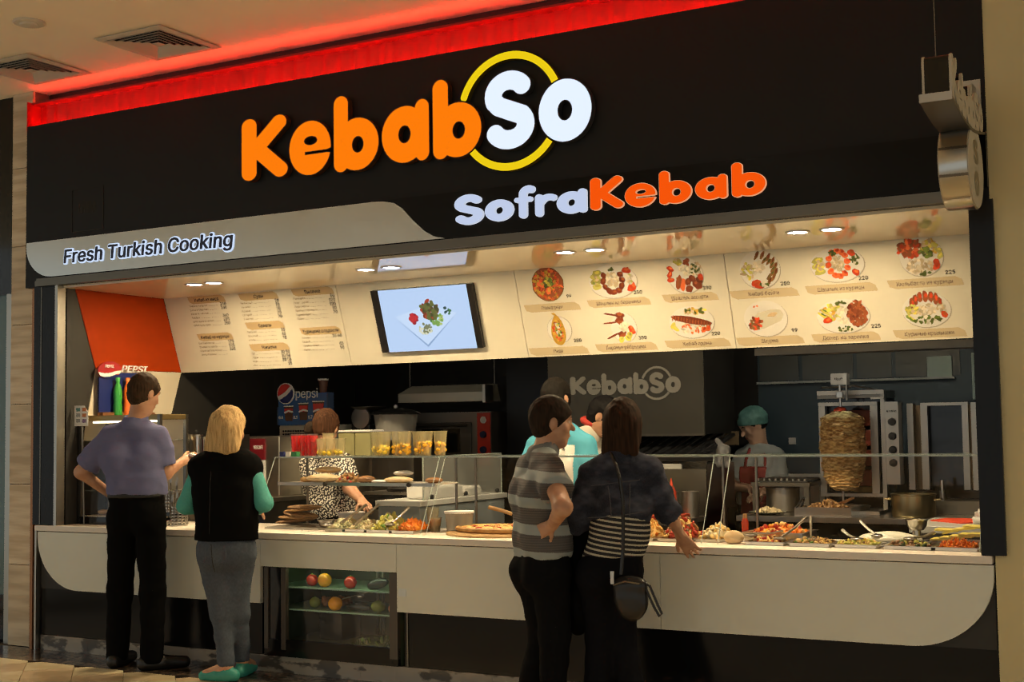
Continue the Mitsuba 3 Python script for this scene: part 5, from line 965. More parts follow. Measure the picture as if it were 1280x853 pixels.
    def trousers(s, m, waist_z, g=.012, r=(.092, .066, .052), flare=0., name='trousers', seed=1, cuff=.04, wr=.010):
        S = s.field(None, -.01, waist_z+.05); s.torso(S, g*.8); 
        for sd in 'LR': s.leg(S, sd, g, r, flare=flare)
        for q, sd in ((-1, 'L'), (1, 'R')): S.el(lerp(s.mid, s.J['hip'+sd], .85)-s.fw*.045+V([0, 0, .0]), V([.085, .085, .10])*s.b+g*.5, None, .04)
        S.wrinkle(wr, (9, 9, 16), seed); S.cut((0, 0, waist_z), (0, 0, 1)); S.cut((0, 0, cuff), (0, 0, -1)); return part(s.k, name, S.mesh(2), m, True)
    def top(s, m, hem, sleeve=(.6, .6), g=.016, flare=.012, name='shirt', seed=2, wr=.010, neck=.03, k=.05, hemn=(0, 0, -1), ra=(.060, .056, .046), z1=None, freq=(7, 7, 11)):
        lowest = min([hem[2]]+[s.J[j+sd][2] for sd, u_ in zip('LR', sleeve) for j, q in (('e', .3), ('w', 1.2)) if u_ > q])
        S = s.field(None, lowest-.09, z1); s.torso(S, g, k); S.cut(hem, hemn)
        for sd, u_ in zip('LR', sleeve):
            if u_ > 0: s.arm(S, sd, g*.6, ra, u_, k=.016, flare=flare)
        S.wrinkle(wr, freq, seed, 3); N = s.J['neck']; S.cut(N+V([0, 0, neck]), unit(V([0, 0, 1])+s.fw*-.25))
        return part(s.k, name, S.mesh(2), m, True)
    def shoes(s, m, L=.26, r=.042):
        for sd in 'LR':
            a = s.J['a'+sd]; t = s.toe(sd); S = SDF(V([a[0]-.3, a[1]-.3, -.01]), V([a[0]+.3, a[1]+.3, .16]), .008); h0 = V([a[0], a[1], r*.9])
            S.rc(h0-t*.045, h0+t*.06, r, r*.95, .02); S.rc(h0+t*.06, h0+t*(L-.09)-V([0, 0, .008]), r*.98, r*.78, .02); S.rc(a+V([0, 0, .02]), h0, r*.95, r, .02); S.cut((0, 0, .001), (0, 0, -1)); S.cut((0, 0, .11), (0, 0, 1))
            part(s.k, 'shoe', S.mesh(1), m, True)
    def short_hair(s, m, t=.010, front=.030, nape=-.068, seed=3, tilt=(.72, .69)):
        S = SDF(s.J['head']-.2, s.J['head']+.2, .0055); H, f, u, r = s.J['head'], s.hf, s.hu, s.hr
        S.el(H+u*.030-f*.012, V([.076, .097, .096])+t, (r, f, u), 0); S.el(H-u*.03-f*.045, V([.060, .052, .055])+t*.4, (r, f, u), .02)
        S.wrinkle(.005, (60, 60, 40), seed, 2); S.cut(H+f*front, f*tilt[0]-u*tilt[1]); S.cut(H+u*nape, -u)
        for q in (-1, 1): S.el(H+r*q*.085-f*.004-u*.012, V([.022, .026, .040]), (r, f, u), .006, 's')
        return part(s.k, 'hair', S.mesh(1), m, True)
    def long_hair(s, m, drop, w=.05, t=.014, front=.035, seed=4, rr_=.062, back=.03, end=.052, tip=(0, 0, 0)):
        S = SDF(s.J['head']-V([.22, .22, drop+.16]), s.J['head']+.22, .0058); H, f, u, r = s.J['head'], s.hf, s.hu, s.hr; dn = V([0, 0, -1.])
        S.el(H+u*.030-f*.012, V([.077, .098, .098])+t, (r, f, u), 0)
        for q in (-1, -.33, .33, 1): S.rc(H+r*q*w*.85-f*back, H+r*q*w*1.15-f*(back+.015)+dn*drop+V(tip), rr_, end, .03)
        S.wrinkle(.010, (42, 42, 3.), seed, 2); S.cut(H+f*front, f*.86-u*.35); S.a += 0
        p = np.argwhere(np.abs(S.a) < .04); q = S.lo+S.h*p; lim = H[2]-drop-.02+.035*(meshkit.noise(q*V([38, 38, 0]), seed+3)-.5); S.a[tuple(p.T)] = np.maximum(S.a[tuple(p.T)], lim-q[:, 2]); S.cut((0, 0, H[2]-drop-.045), (0, 0, -1))
        return part(s.k, 'hair', S.mesh(1), m, True)

# 1 the man in the purple shirt
p = Person('person in a short sleeved purple shirt and black trousers standing at the counter', dict(head=(-6.012, -.245, 1.692), neck=(-6.066, -.27, 1.500), sL=(-6.222, -.335, 1.428), sR=(-5.945, -.185, 1.432), eL=(-6.390, -.40, 1.212), wL=(-6.300, -.22, 1.055), eR=(-5.930, -.140, 1.196), wR=(-5.965, .050, 1.268),
    waist=(-6.052, -.265, 1.11), hipL=(-6.155, -.27, .93), hipR=(-5.968, -.235, .93), kL=(-6.205, -.25, .47), kR=(-5.957, -.22, .47), aL=(-6.225, -.25, .075), aR=(-5.945, -.24, .075), tL=(-.35, 1, 0), tR=(.75, 1, 0)), 'm', face=(.10, .98, -.30), bulk=.93)
p.body({'L': dict(d=(.7, .5, -.45), n=(0, .8, .3), side=1), 'R': dict(d=(.25, .75, .25), n=(-.5, .1, -.5), side=1, curl=(30, 32, 34, 36))})
p.trousers('black_cloth', 1.085, .012, (.094, .070, .062), seed=11); PS = p.top('purple_shirt', (0, 0, 1.065), (.80, .82), .017, .022, seed=12, wr=.020, neck=.055)
S = p.field(None, 1.0, 1.14); p.torso(S, .014); S.cut((0, 0, 1.084), (0, 0, 1)); S.cut((0, 0, 1.052), (0, 0, -1)); part(p.k, 'belt', S.mesh(1), 'rubber', True)
S = SDF(p.J['neck']-.16, p.J['neck']+.16, .007); S.rc(p.J['neck']-V([0, 0, .0]), p.J['neck']+V([.008, .015, .065]), .084, .070, 0); S.rc(p.J['neck']-V([0, 0, .05]), p.J['neck']+V([.008, .01, .15]), .060, .060, 0, None, 's'); S.cut(p.J['neck']+V([0, 0, .070]), (0, -.3, 1)); S.cut(p.J['neck']-V([0, 0, .03]), (0, 0, -1)); part(p.k, 'collar', S.mesh(1), 'purple_shirt', True)
p.short_hair('hair_brown', .012, .030, -.086); p.shoes('black_shoe', .29, .046)
pn = thing('paper_slip', 'white paper slip in the hands of the person in purple', 'paper'); part(pn, 'sheet', rot(bx(-5.955, -5.845, .085, .235, 1.290, 1.296), 14, [0, 1, 0], (-5.9, .16, 1.29)), 'paper'); part(pn, 'folded_edge', rot(rbx(-5.955, -5.845, .085, .115, 1.294, 1.306, .004), 14, [0, 1, 0], (-5.9, .16, 1.29)), 'paper')
# 2 the person in the black vest
p = Person('person in a black vest over teal sleeves and blue jeans at the counter', dict(head=(-5.294, -.28, 1.462), neck=(-5.288, -.30, 1.310), sL=(-5.432, -.36, 1.240), sR=(-5.185, -.225, 1.240), eL=(-5.535, -.38, 1.02), wL=(-5.42, -.11, .985), eR=(-5.085, -.215, 1.03), wR=(-5.255, -.08, .985),
    waist=(-5.290, -.30, .98), hipL=(-5.362, -.335, .745), hipR=(-5.240, -.255, .745), kL=(-5.318, -.315, .385), kR=(-5.268, -.235, .385), aL=(-5.268, -.33, .080), aR=(-5.285, -.17, .090), tL=(-.6, -.15, 0), tR=(-.3, 1, 0)), 'f', face=(.12, .97, -.18), bulk=1.0)
p.body({'L': dict(n=(.3, 0, -1), side=1), 'R': dict(n=(-.3, 0, -1), side=-1)})
BJ = p.trousers('jeans_blue', .84, .006, (.094, .060, .041), name='jeans', seed=21, cuff=.085, wr=.009); p.top('teal_knit', (0, 0, .90), (1.96, 1.96), .002, .004, name='sweater', seed=22, wr=.006, ra=(.058, .054, .040)); BV = p.top('black_vest', (0, 0, .815), (0, 0), .034, 0, name='vest', seed=23, wr=.007, neck=.045)
p.long_hair('hair_blonde', .118, .060, .018, seed=5, rr_=.066, end=.066); p.shoes('teal_shoe', .24, .038)
# 3 the man in the striped polo
p = Person('person in a grey striped polo shirt with hand on hip', dict(head=(-3.018, -.50, 1.472), neck=(-3.062, -.52, 1.312), sL=(-3.182, -.43, 1.245), sR=(-2.965, -.64, 1.240), eL=(-3.14, -.22, 1.03), wL=(-2.98, -.08, .95), eR=(-2.780, -.865, 1.080), wR=(-2.925, -.690, .985),
    waist=(-3.080, -.50, .90), hipL=(-3.150, -.46, .735), hipR=(-3.018, -.55, .735), kL=(-3.112, -.44, .43), kR=(-2.995, -.55, .43), aL=(-3.185, -.49, .075), aR=(-2.990, -.60, .080), tL=(.3, 1, 0), tR=(.9, .8, 0)), 'm', face=(.80, .62, -.12), bulk=1.0)
p.body({'R': dict(d=(-.86, .12, -.42), n=(.0, .9, .1), side=1, sc=.90, curl=(22, 26, 30, 34)), 'L': dict(n=(0, 0, -1), side=1)})
p.trousers('black_denim', .84, .010, (.090, .064, .056), seed=31); p.top('striped_polo', (-3.0, -.5, .778), (.0, .60), .018, .014, seed=32, wr=.013, neck=.030, hemn=(.12, 0, -1)) if 0 else p.top('striped_polo', (-3.08, -.5, .788), (.62, .58), .015, .020, name='polo_shirt', seed=32, wr=.018, neck=.050, hemn=(.15, 0, -1))
S = SDF(p.J['neck']-.16, p.J['neck']+.16, .007); S.rc(p.J['neck'], p.J['neck']+V([.016, .014, .065]), .082, .068, 0); S.rc(p.J['neck']-V([0, 0, .05]), p.J['neck']+V([.02, .01, .15]), .060, .058, 0, None, 's'); S.cut(p.J['neck']+V([0, 0, .066]), (-.25, -.2, 1)); S.cut(p.J['neck']-V([0, 0, .03]), (0, 0, -1)); part(p.k, 'collar', S.mesh(1), 'polo_collar', True)
p.short_hair('hair_dark', .014, .040, -.080); p.shoes('black_shoe', .28, .045)
# 4 the woman in the denim jacket
p = Person('person in a dark denim jacket leaning a hand on the counter', dict(head=(-2.668, -.42, 1.448), neck=(-2.678, -.45, 1.295), sL=(-2.815, -.49, 1.215), sR=(-2.560, -.36, 1.238), eL=(-2.868, -.52, 1.02), wL=(-2.935, -.36, .905), eR=(-2.490, -.315, 1.045), wR=(-2.502, -.115, .898),
    waist=(-2.692, -.43, .93), hipL=(-2.808, -.47, .735), hipR=(-2.690, -.40, .735), kL=(-2.800, -.45, .42), kR=(-2.715, -.38, .42), aL=(-2.825, -.47, .075), aR=(-2.640, -.41, .080), tL=(0, 1, 0), tR=(.4, 1, 0)), 'f', face=(-.05, .97, -.22), bulk=.88)
p.body({'R': dict(d=(.32, .55, -.77), n=(-.2, .72, .35), side=-1, curl=(14, 12, 12, 16), spread=.22), 'L': dict(n=(.9, 0, 0), side=1)})
p.trousers('black_trousers', .84, .010, (.092, .064, .056), flare=.012, seed=41); p.top('striped_top', (0, 0, .815), (0, 0), .012, 0, name='striped_top', seed=42, wr=.006, z1=1.12)
DJ = p.top('denim_dark', (-2.69, -.43, .992), (1.30, 1.12), .020, .016, name='jacket', seed=43, wr=.020, neck=.050, hemn=(-.10, 0, -1), ra=(.060, .060, .056), freq=(9, 9, 14))
S = SDF(p.J['neck']-.16, p.J['neck']+.16, .007); S.rc(p.J['neck']-V([0, 0, .01]), p.J['neck']+V([0, .012, .055]), .090, .076, 0); S.rc(p.J['neck']-V([0, 0, .05]), p.J['neck']+V([0, .012, .15]), .066, .062, 0, None, 's'); S.cut(p.J['neck']+V([0, 0, .058]), (0, -.3, 1)); S.cut(p.J['neck']-V([0, 0, .03]), (0, 0, -1)); part(p.k, 'collar', S.mesh(1), 'denim_dark', True)
jx = lambda a, z, rr_=.118: p.J['waist']*V([1, 1, 0])+V([.165*math.sin(a)+.02, -.14*math.cos(a)-.005, z])
p.long_hair('hair_chestnut', .120, .040, .013, seed=6, rr_=.062, end=.056, back=.024)
p.shoes('black_shoe', .25, .040)
hb = thing('handbag', 'black rounded handbag hanging at the hip of the person in the denim jacket', 'handbag')
S = SDF((-2.80, -.75, .45), (-2.40, -.30, .85), .007); S.el((-2.585, -.555, .635), (.088, .045, .105), None, 0); S.rc((-2.635, -.555, .70), (-2.535, -.555, .70), .036, .030, .03); S.wrinkle(.006, (14, 14, 14), 7); part(hb, 'pouch', S.mesh(1), 'black_leather', True)
part(hb, 'zip', tube([(-2.655, -.600, .70), (-2.59, -.612, .722), (-2.52, -.598, .712)], .004, 6), 'steel_dark'); part(hb, 'buckle', bx(-2.668, -.642 if 0 else -2.650, -.603, -.595, .705, .765), 'steel')
part(hb, 'wrist_loop', tube([(-2.515, -.56, .715), (-2.485, -.56, .70), (-2.445, -.565, .615), (-2.425, -.565, .575), (-2.437, -.565, .562), (-2.462, -.565, .60), (-2.505, -.56, .685)], .0065, 8), 'black_leather')
part(hb, 'strap', tube([(-2.620, -.585, .75), (-2.612, -.575, .86), (-2.606, -.580, 1.0), (-2.602, -.588, 1.10), (-2.615, -.588, 1.20), (-2.640, -.572, 1.265), (-2.685, -.53, 1.318), (-2.73, -.44, 1.318)], .009, 8), 'black_leather')
S = SDF((-3.12, -.62, .36), (-2.66, -.05, 1.08), .009)
for a, b, r1, r2 in (((-2.90, -.33, .93), (-2.955, -.40, .62), .055, .065), ((-2.93, -.42, .92), (-2.90, -.44, .55), .05, .06), ((-2.955, -.40, .62), (-2.945, -.41, .48), .065, .05), ((-2.90, -.44, .6), (-2.86, -.43, .50), .06, .045), ((-2.97, -.36, .92), (-2.83, -.33, .90), .05, .05)): S.rc(a, b, r1, r2, .04)
S.wrinkle(.022, (11, 11, 5), 9); solo('coat', S.mesh(1), 'black_coat', 'black coat draped over the left arm of the person in the denim jacket', 'coat', smooth=True)
# 5 the cashier seen from behind
p = Person('cashier in a black and white patterned blouse reaching right behind the glass', dict(head=(-5.545, 1.0, 1.462), neck=(-5.530, 1.0, 1.300), sL=(-5.70, 1.02, 1.225), sR=(-5.385, .99, 1.225), eL=(-5.74, 1.14, 1.00), wL=(-5.62, 1.28, .98), eR=(-5.275, .90, 1.06), wR=(-5.105, .80, .985), waist=(-5.50, 1.0, .96), hipL=(-5.59, 1.02, .80), hipR=(-5.42, 1.0, .80), kL=(-5.60, 1.02, .42), kR=(-5.42, 1.0, .42), aL=(-5.60, 1.04, .075), aR=(-5.42, 1.02, .075)), 'f', face=(-.30, .86, -.40), bulk=1.02, h=.0085)
p.body({'R': dict(n=(0, 0, -1), side=-1), 'L': dict(n=(0, 0, -1), side=1)}); p.trousers('black_cloth', .89, .010, seed=51); p.top('patterned_blouse', (0, 0, .835), (.95, .90), .018, .016, name='blouse', seed=52, wr=.010, neck=.02)
p.short_hair('hair_auburn', .016, .045, -.075); part(p.k, 'hair_bun', ell(p.J['head']+V([-.085, -.05, -.005]), (.055, .05, .058), 3, .10, 5, 40), 'hair_dark', True); p.shoes('black_shoe', .24, .038)
# 6 the man in the turquoise shirt behind the counter
p = Person('worker in a turquoise shirt and white apron standing behind the person in stripes', dict(head=(-3.775, 1.02, 1.625), neck=(-3.765, 1.06, 1.450), sL=(-3.595, 1.06, 1.330), sR=(-3.945, 1.08, 1.330), eL=(-3.535, 1.0, 1.06), wL=(-3.60, .86, .93), eR=(-4.00, 1.0, 1.06), wR=(-3.93, .86, .93), waist=(-3.77, 1.06, 1.03), hipL=(-3.68, 1.06, .88), hipR=(-3.86, 1.06, .88), kL=(-3.67, 1.05, .46), kR=(-3.87, 1.05, .46), aL=(-3.66, 1.06, .075), aR=(-3.88, 1.06, .075)), 'm', face=(-.15, -.95, -.35), h=.0085)
p.body({'L': dict(n=(0, .2, -1)), 'R': dict(n=(0, .2, -1), side=-1)}); p.trousers('black_cloth', 1.0, .010, seed=61); p.top('turquoise_shirt', (0, 0, .93), (.85, .85), .018, .016, seed=62, neck=.03); p.short_hair('hair_grey_dark', .012, .035, -.07); p.shoes('black_shoe')
S = p.field(.0095, .55, 1.36); p.torso(S, .028); p.leg(S, 'L', .02); p.leg(S, 'R', .02); S.wrinkle(.006, (8, 8, 8), 63); S.cut((0, 1.035, 0), (0, 1, 0)); S.cut((0, 0, 1.34), (0, 0, 1)); S.cut((0, 0, .62), (0, 0, -1)); S.cut((-3.915, 0, 1.1), (-1, 0, .0)); S.cut((-3.625, 0, 1.1), (1, 0, 0)); ap_ = part(p.k, 'apron', S.mesh(1), 'white_cloth', True)
for q in (-.09, .10): part(p.k, 'apron_strap', tube([(-3.77+q*1.0, .905, 1.31), (-3.77+q*.9, .96, 1.40), (-3.77+q*.55, 1.04, 1.475)], .012, 6), 'checked_strap', label='black and white checked strap')
# 7 the worker in white with the red collar
p = Person('worker in a white jacket with a red collar bending behind the person in denim', dict(head=(-3.619, 1.387, 1.513), neck=(-3.711, 1.417, 1.432), sL=(-3.772, 1.600, 1.343), sR=(-3.767, 1.275, 1.333), eL=(-3.624, 1.580, 1.094), wL=(-3.431, 1.560, 0.972), eR=(-3.583, 1.193, 1.073), wR=(-3.400, 1.193, 0.951), waist=(-3.665, 1.437, 1.012), hipL=(-3.624, 1.499, 0.870), hipR=(-3.624, 1.325, 0.870), kL=(-3.594, 1.499, 0.442), kR=(-3.594, 1.325, 0.442), aL=(-3.594, 1.509, 0.075), aR=(-3.594, 1.315, 0.075)), 'm', face=(.85, .10, -.55), h=.0085)
p.body({'L': dict(n=(0, 0, -1)), 'R': dict(n=(0, 0, -1), side=-1)}); p.trousers('black_cloth', .98, .010, seed=71); p.top('white_jacket', (0, 0, .90), (1.8, 1.8), .022, .010, name='jacket', seed=72, wr=.014, neck=.03); p.short_hair('hair_black', .012, .04, -.07); p.shoes('black_shoe')
part(p.k, 'red_collar', tube([p.J['neck']+V([.075*math.cos(a)+.015, .075*math.sin(a), .040+.025*math.cos(a)*-1]) for a in np.linspace(0, 2*math.pi, 24)], .022, 8, False), 'red_cloth', True)
# 8 the cook with the hair net
p = Person('cook with a green hair net, white shirt and red apron by the back wall', dict(head=(-3.180, 3.029, 1.440), neck=(-3.152, 3.081, 1.279), sL=(-3.017, 3.039, 1.206), sR=(-3.287, 3.112, 1.206), eL=(-2.971, 2.925, 1.003), wL=(-3.043, 2.759, 0.962), eR=(-3.335, 3.01, 1.0), wR=(-3.165, 2.90, .985), waist=(-3.152, 3.081, 0.962), hipL=(-3.064, 3.081, 0.775), hipR=(-3.241, 3.081, 0.775), kL=(-3.064, 3.070, 0.380), kR=(-3.241, 3.070, 0.380), aL=(-3.064, 3.081, 0.075), aR=(-3.241, 3.081, 0.075)), 'f', face=(-.62, -.60, -.50), h=.0085, skin='skin_pale')
p.body({'L': dict(n=(0, 0, -1), side=1), 'R': dict(n=(0, 0, -1), side=-1)}); p.trousers('black_cloth', .90, .010, seed=81); p.top('white_tee', (0, 0, .86), (.85, .85), .018, .018, seed=82, neck=.02); p.short_hair('hair_black', .006, .02, -.05)
H, f, u, r = p.J['head'], p.hf, p.hu, p.hr; S = SDF(H-.2, H+.2, .006); S.el(H+u*.036-f*.020, V([.098, .118, .104]), (r, f, u), 0); S.wrinkle(.010, (26, 26, 26), 8); S.cut(H+u*.006, f*.42-u*.90); part(p.k, 'hair_net', S.mesh(1), 'net_green', True)
S = p.field(.0095, .5, 1.22); p.torso(S, .028); p.leg(S, 'L', .02); p.leg(S, 'R', .02); S.cut((0, 3.057, 0), (0, 1, 0)); S.cut((0, 0, 1.143), (0, 0, 1)); S.cut((0, 0, .6), (0, 0, -1)); S.cut((-3.267, 0, 1), (-1, 0, 0)); S.cut((-3.05, 0, 1), (1, 0, 0)); part(p.k, 'apron', S.mesh(1), 'red_apron', True)
for q in (-.068, .085): part(p.k, 'apron_strap', tube([(-3.152+q, 2.945, 1.13), (-3.152+q*.95, 2.96, 1.19), (-3.152+q*.75, 3.01, 1.265), (-3.152+q*.6, 3.09, 1.31)], .011, 6), 'red_apron')
p.shoes('black_shoe', .24, .038)
S = SDF((-3.42, 2.30, 1.02), (-3.05, 2.72, 1.42), .008)
for a, b, r1, r2 in (((-3.27, 2.52, 1.335), (-3.22, 2.50, 1.27), .022, .042), ((-3.22, 2.50, 1.27), (-3.195, 2.48, 1.17), .042, .030), ((-3.25, 2.50, 1.27), (-3.24, 2.46, 1.18), .03, .03)): S.rc(a, b, r1, r2, .03)
S.wrinkle(.02, (14, 14, 8), 4); solo('cloth', S.mesh(1), 'white_cloth', 'crumpled white cloth standing in for an unclear pale shape at the charcoal grill corner', 'cloth', smooth=True)  # made-up cloth in place of an unclear pale sleeve-like shape
# seams and details laid on the clothes
def on_back(key, pts, r, m, name, off=.001):
    v, f, _, _, _ = meshkit.WRITTEN[scene[key]['filename']]; tm = trimesh.Trimesh(v, f, process=False); pts = V(pts, float); out = []
    q = np.vstack([np.linspace(a, b, 7)[:-1] for a, b in zip(pts[:-1], pts[1:])]+[pts[-1:]])
    d = unit(V([-.47, .88, 0])); o = np.c_[q[:, 0]-d[0]/d[1]*1.2, np.full(len(q), -1.6), q[:, 1]] if q.shape[1] == 2 else q
    loc, ri, _ = tm.ray.intersects_location(o, np.tile(d, (len(o), 1)), multiple_hits=True)
    for i in range(len(o)):
        h = loc[ri == i]
        if len(h): out.append(h[np.argmin(h @ d)]-d*off)
    return part(key.rsplit('__', 1)[0] if 0 else key, name, tube(out, r, 6), m) if len(out) > 3 else None
for key, pts, r, m, nm in ((DJ, [(-2.865, 1.165), (-2.72, 1.180), (-2.60, 1.190)], .0026, 'seam_pale', 'yoke_seam'), (DJ, [(-2.775, 1.165), (-2.765, 1.09), (-2.76, 1.02)], .0026, 'seam_pale', 'back_seam'), (DJ, [(-2.655, 1.175), (-2.66, 1.09), (-2.66, 1.02)], .0026, 'seam_pale', 'back_seam'), (DJ, [(-2.885, 1.010), (-2.72, 1.022), (-2.58, 1.038)], .0028, 'seam_pale', 'hem_seam'),
        (PS, [(-6.20, 1.40), (-6.08, 1.405), (-5.97, 1.40)], .002, 'shirt_seam', 'yoke_seam'), (BV, [(-5.32, 1.22), (-5.315, 1.05), (-5.32, .86)], .002, 'vest_seam', 'back_seam'), (BJ, [(-5.31, .80), (-5.30, .70), (-5.295, .64)], .0025, 'seam', 'seat_seam'), (BJ, [(-5.40, .765), (-5.35, .752), (-5.345, .69), (-5.39, .70)], .0022, 'jeans_seam', 'pocket'), (BJ, [(-5.265, .752), (-5.215, .765), (-5.215, .70), (-5.262, .69)], .0022, 'jeans_seam', 'pocket')):
    on_back(key, pts, r, m, nm)
# ------------------------------------------------------------ food and things on the counter
CT = .838
def pan(x0, x1, y0, y1, label, h=.018, m='steel', z=CT):
    t = thing('food_pan', label, 'pan'); w = .006
    part(t, 'pan', cat_(bx(x0, x1, y0, y0+w, z, z+h), bx(x0, x1, y1-w, y1, z, z+h), bx(x0, x0+w, y0, y1, z, z+h), bx(x1-w, x1, y0, y1, z, z+h), bx(x0, x1, y0, y1, z, z+.004)), m)
    part(t, 'rim', cat_(bx(x0-.012, x1+.012, y0-.012, y0, z+h-.003, z+h), bx(x0-.012, x1+.012, y1, y1+.012, z+h-.003, z+h), bx(x0-.012, x0, y0, y1, z+h-.003, z+h), bx(x1, x1+.012, y0, y1, z+h-.003, z+h)), m)
    return t
def food(name, lo, hi, mats, n, label, seed, ax=(.02, .015, .009), dome=1, cat='food'):
    """a heap of many small pieces, one mesh per colour"""
    t = thing(name, label, cat); labels[t]['kind'] = 'stuff'
    R_ = random.Random(seed); c = (V(lo)+V(hi))/2
    base = ell((c[0], c[1], lo[2]), ((hi[0]-lo[0])/2*.98, (hi[1]-lo[1])/2*.98, (hi[2]-lo[2])*.72), 2, .1, seed, 30); base.vertices[:, 2] = np.maximum(base.vertices[:, 2], lo[2])
    scene[t+'__000'] = mikit.ply(base, mats[0][0], smooth=True)
    for i, (m, f) in enumerate(mats): scene[f'{t}__{i+1:03d}'] = mikit.ply(chips(max(4, int(n*f)), lo, hi, seed*7+i, ax, dome), m, smooth=True)
    return t
def bowl(x, y, z, r, h, label, m='steel'):
    t = thing('bowl', label, 'bowl'); part(t, 'bowl', lathe([(0, 0), (r*.6, 0), (r*.9, h*.45), (r, h), (r*1.06, h), (r*1.06, h+.004), (r*.96, h+.002), (r*.85, h*.5), (r*.55, .006), (0, .006)], (x, y, z), 32), m, 40); return t
# left corner: cutlery holders
def holder(x, y, z, r, h, label):
    t = thing('cutlery_holder', label, 'cutlery holder', None); n = 26; rows = 6; ms_ = []
    for j in range(rows+1): ms_.append(lathe([(r, z+h*j/rows*1.0), (r, z+h*j/rows+h*.065), (r-.002, z+h*j/rows+h*.065), (r-.002, z+h*j/rows), (r, z+h*j/rows)], (x, y, 0), n))
    for i in range(n//2): a = i*2*math.pi/(n//2); ms_.append(rod((x+(r-.001)*math.cos(a), y+(r-.001)*math.sin(a), z), (x+(r-.001)*math.cos(a), y+(r-.001)*math.sin(a), z+h*1.06), .0045, 6))
    part(t, 'perforated_wall', cat_(ms_), 'steel'); part(t, 'base', lathe([(0, z), (r, z), (r, z+.01), (0, z+.01)], (x, y, 0), n), 'steel')
    for i in range(5):
        a = i*1.3; p0 = V([x+r*.5*math.cos(a), y+r*.5*math.sin(a), z+.02]); p1 = V([x+r*.75*math.cos(a), y+r*.75*math.sin(a), z+h+.045+.02*(i % 3)]); k = solo('fork', cat_(rod(p0, p1, .0035, 6), *[rod(p1+V([q*.006, 0, -.002]), p1+V([q*.007, 0, .035]), .0018, 5) for q in (-1, 0, 1)]), 'steel', 'steel fork standing in the '+label.split()[0]+' perforated cutlery holder', 'fork', 'forks in the cutlery holders')
holder(-6.31, .32, CT+.085, .052, .13, 'upper perforated steel cutlery holder between the two left customers')
solo('holder_stand', rbx(-6.37, -6.25, .26, .38, CT, CT+.085, .004), 'gloss_black', 'black stand under the upper cutlery holder', 'stand')
holder(-6.175, .24, CT, .056, .12, 'lower perforated steel cutlery holder beside the person in the black vest')
bowl(-6.27, .19, CT, .045, .03, 'small bowl of red sauce at the foot of the cutlery holders', 'paper'); solo('sauce', ell((-6.27, .19, CT+.026), (.038, .038, .012), 2), 'tomato_red', 'red sauce in the small bowl near the cutlery holders', 'sauce', smooth=True)
t = thing('lampstand', 'thin steel stand with round dark tray between the two left customers', 'stand'); part(t, 'post', rod((-6.21, .55, CT), (-6.21, .55, 1.26), .006, 8), 'steel'); part(t, 'tray', lathe([(0, 1.12), (.11, 1.12), (.115, 1.14), (0, 1.135)], (-6.25, .60, 0), 26, None), 'steel_dark', 30)
# drinks on the glass shelf
ZS = 1.2875
def cup(x, y, r, h, label, liquid=None, fill=.85, balls=None, group=None, seed=0, film='cup_clear'):
    t = thing('drink_cup', label, 'cup', group)
    part(t, 'cup', lathe([(r*.72, 0), (r*.98, h*.97), (r*1.06, h*.975), (r*1.06, h), (r*.96, h), (r*.70, .003), (0, .003)], (x, y, ZS), 26), film, 40)
    if liquid: part(t, 'drink', lathe([(0, .004), (r*.70, .004), (r*(.70+.24*fill), h*fill), (0, h*fill)], (x, y, ZS), 24), liquid, 40)
    return t
def balls(name, x, y, r, n, h, m, label, seed, group):
    R_ = random.Random(seed); ms_ = []
    for i in range(n):
        a, q = R_.uniform(0, 6.28), r*math.sqrt(R_.random())*.8; ms_.append(ell((x+q*math.cos(a), y+q*math.sin(a), ZS+.018+h*R_.random()), (.017, .017, .015), 1, .15, i, 60))
    k = solo(name, trimesh.util.concatenate(ms_), m, label, 'dessert', group, smooth=True, stuff=True)
for i, (x, m) in enumerate(((-5.405, 'red'), (-5.315, 'red'), (-5.245, 'red'))):
    cup(x, .50-.02*i, .038, .142, ('leftmost', 'second', 'third')[i]+' plastic cup of bright red drink on the glass shelf', 'red_drink', .93, film='cup_thin')
cup(-5.17, .53, .040, .146, 'empty clear plastic cup behind the yellow dessert cups', None)
for i, x in enumerate((-5.155, -5.080, -5.010)):
    cup(x, .44, .036, .112, ('left', 'middle', 'right')[i]+' small clear cup with yellow balls at the bottom', None); balls('fruit_balls', x, .44, .026, 6, .012, 'yellow_ball', 'yellow balls in the '+('left', 'middle', 'right')[i]+' small clear cup', 90+i, None)
for i in range(7):
    x = -4.765+i*.077; y = .50 if i % 2 == 0 else .46
    cup(x, y, .043, .150, f'tall clear plastic cup with orange balls, {("first", "second", "third", "fourth", "fifth", "sixth", "last")[i]} from the left in the row', None); balls('fruit_balls', x, y, .033, 22, .030+.007*min(i, 5), 'orange_ball' if i > 1 else 'yellow_ball', f'orange balls in the {("first", "second", "third", "fourth", "fifth", "sixth", "last")[i]} tall cup', 110+i, None)
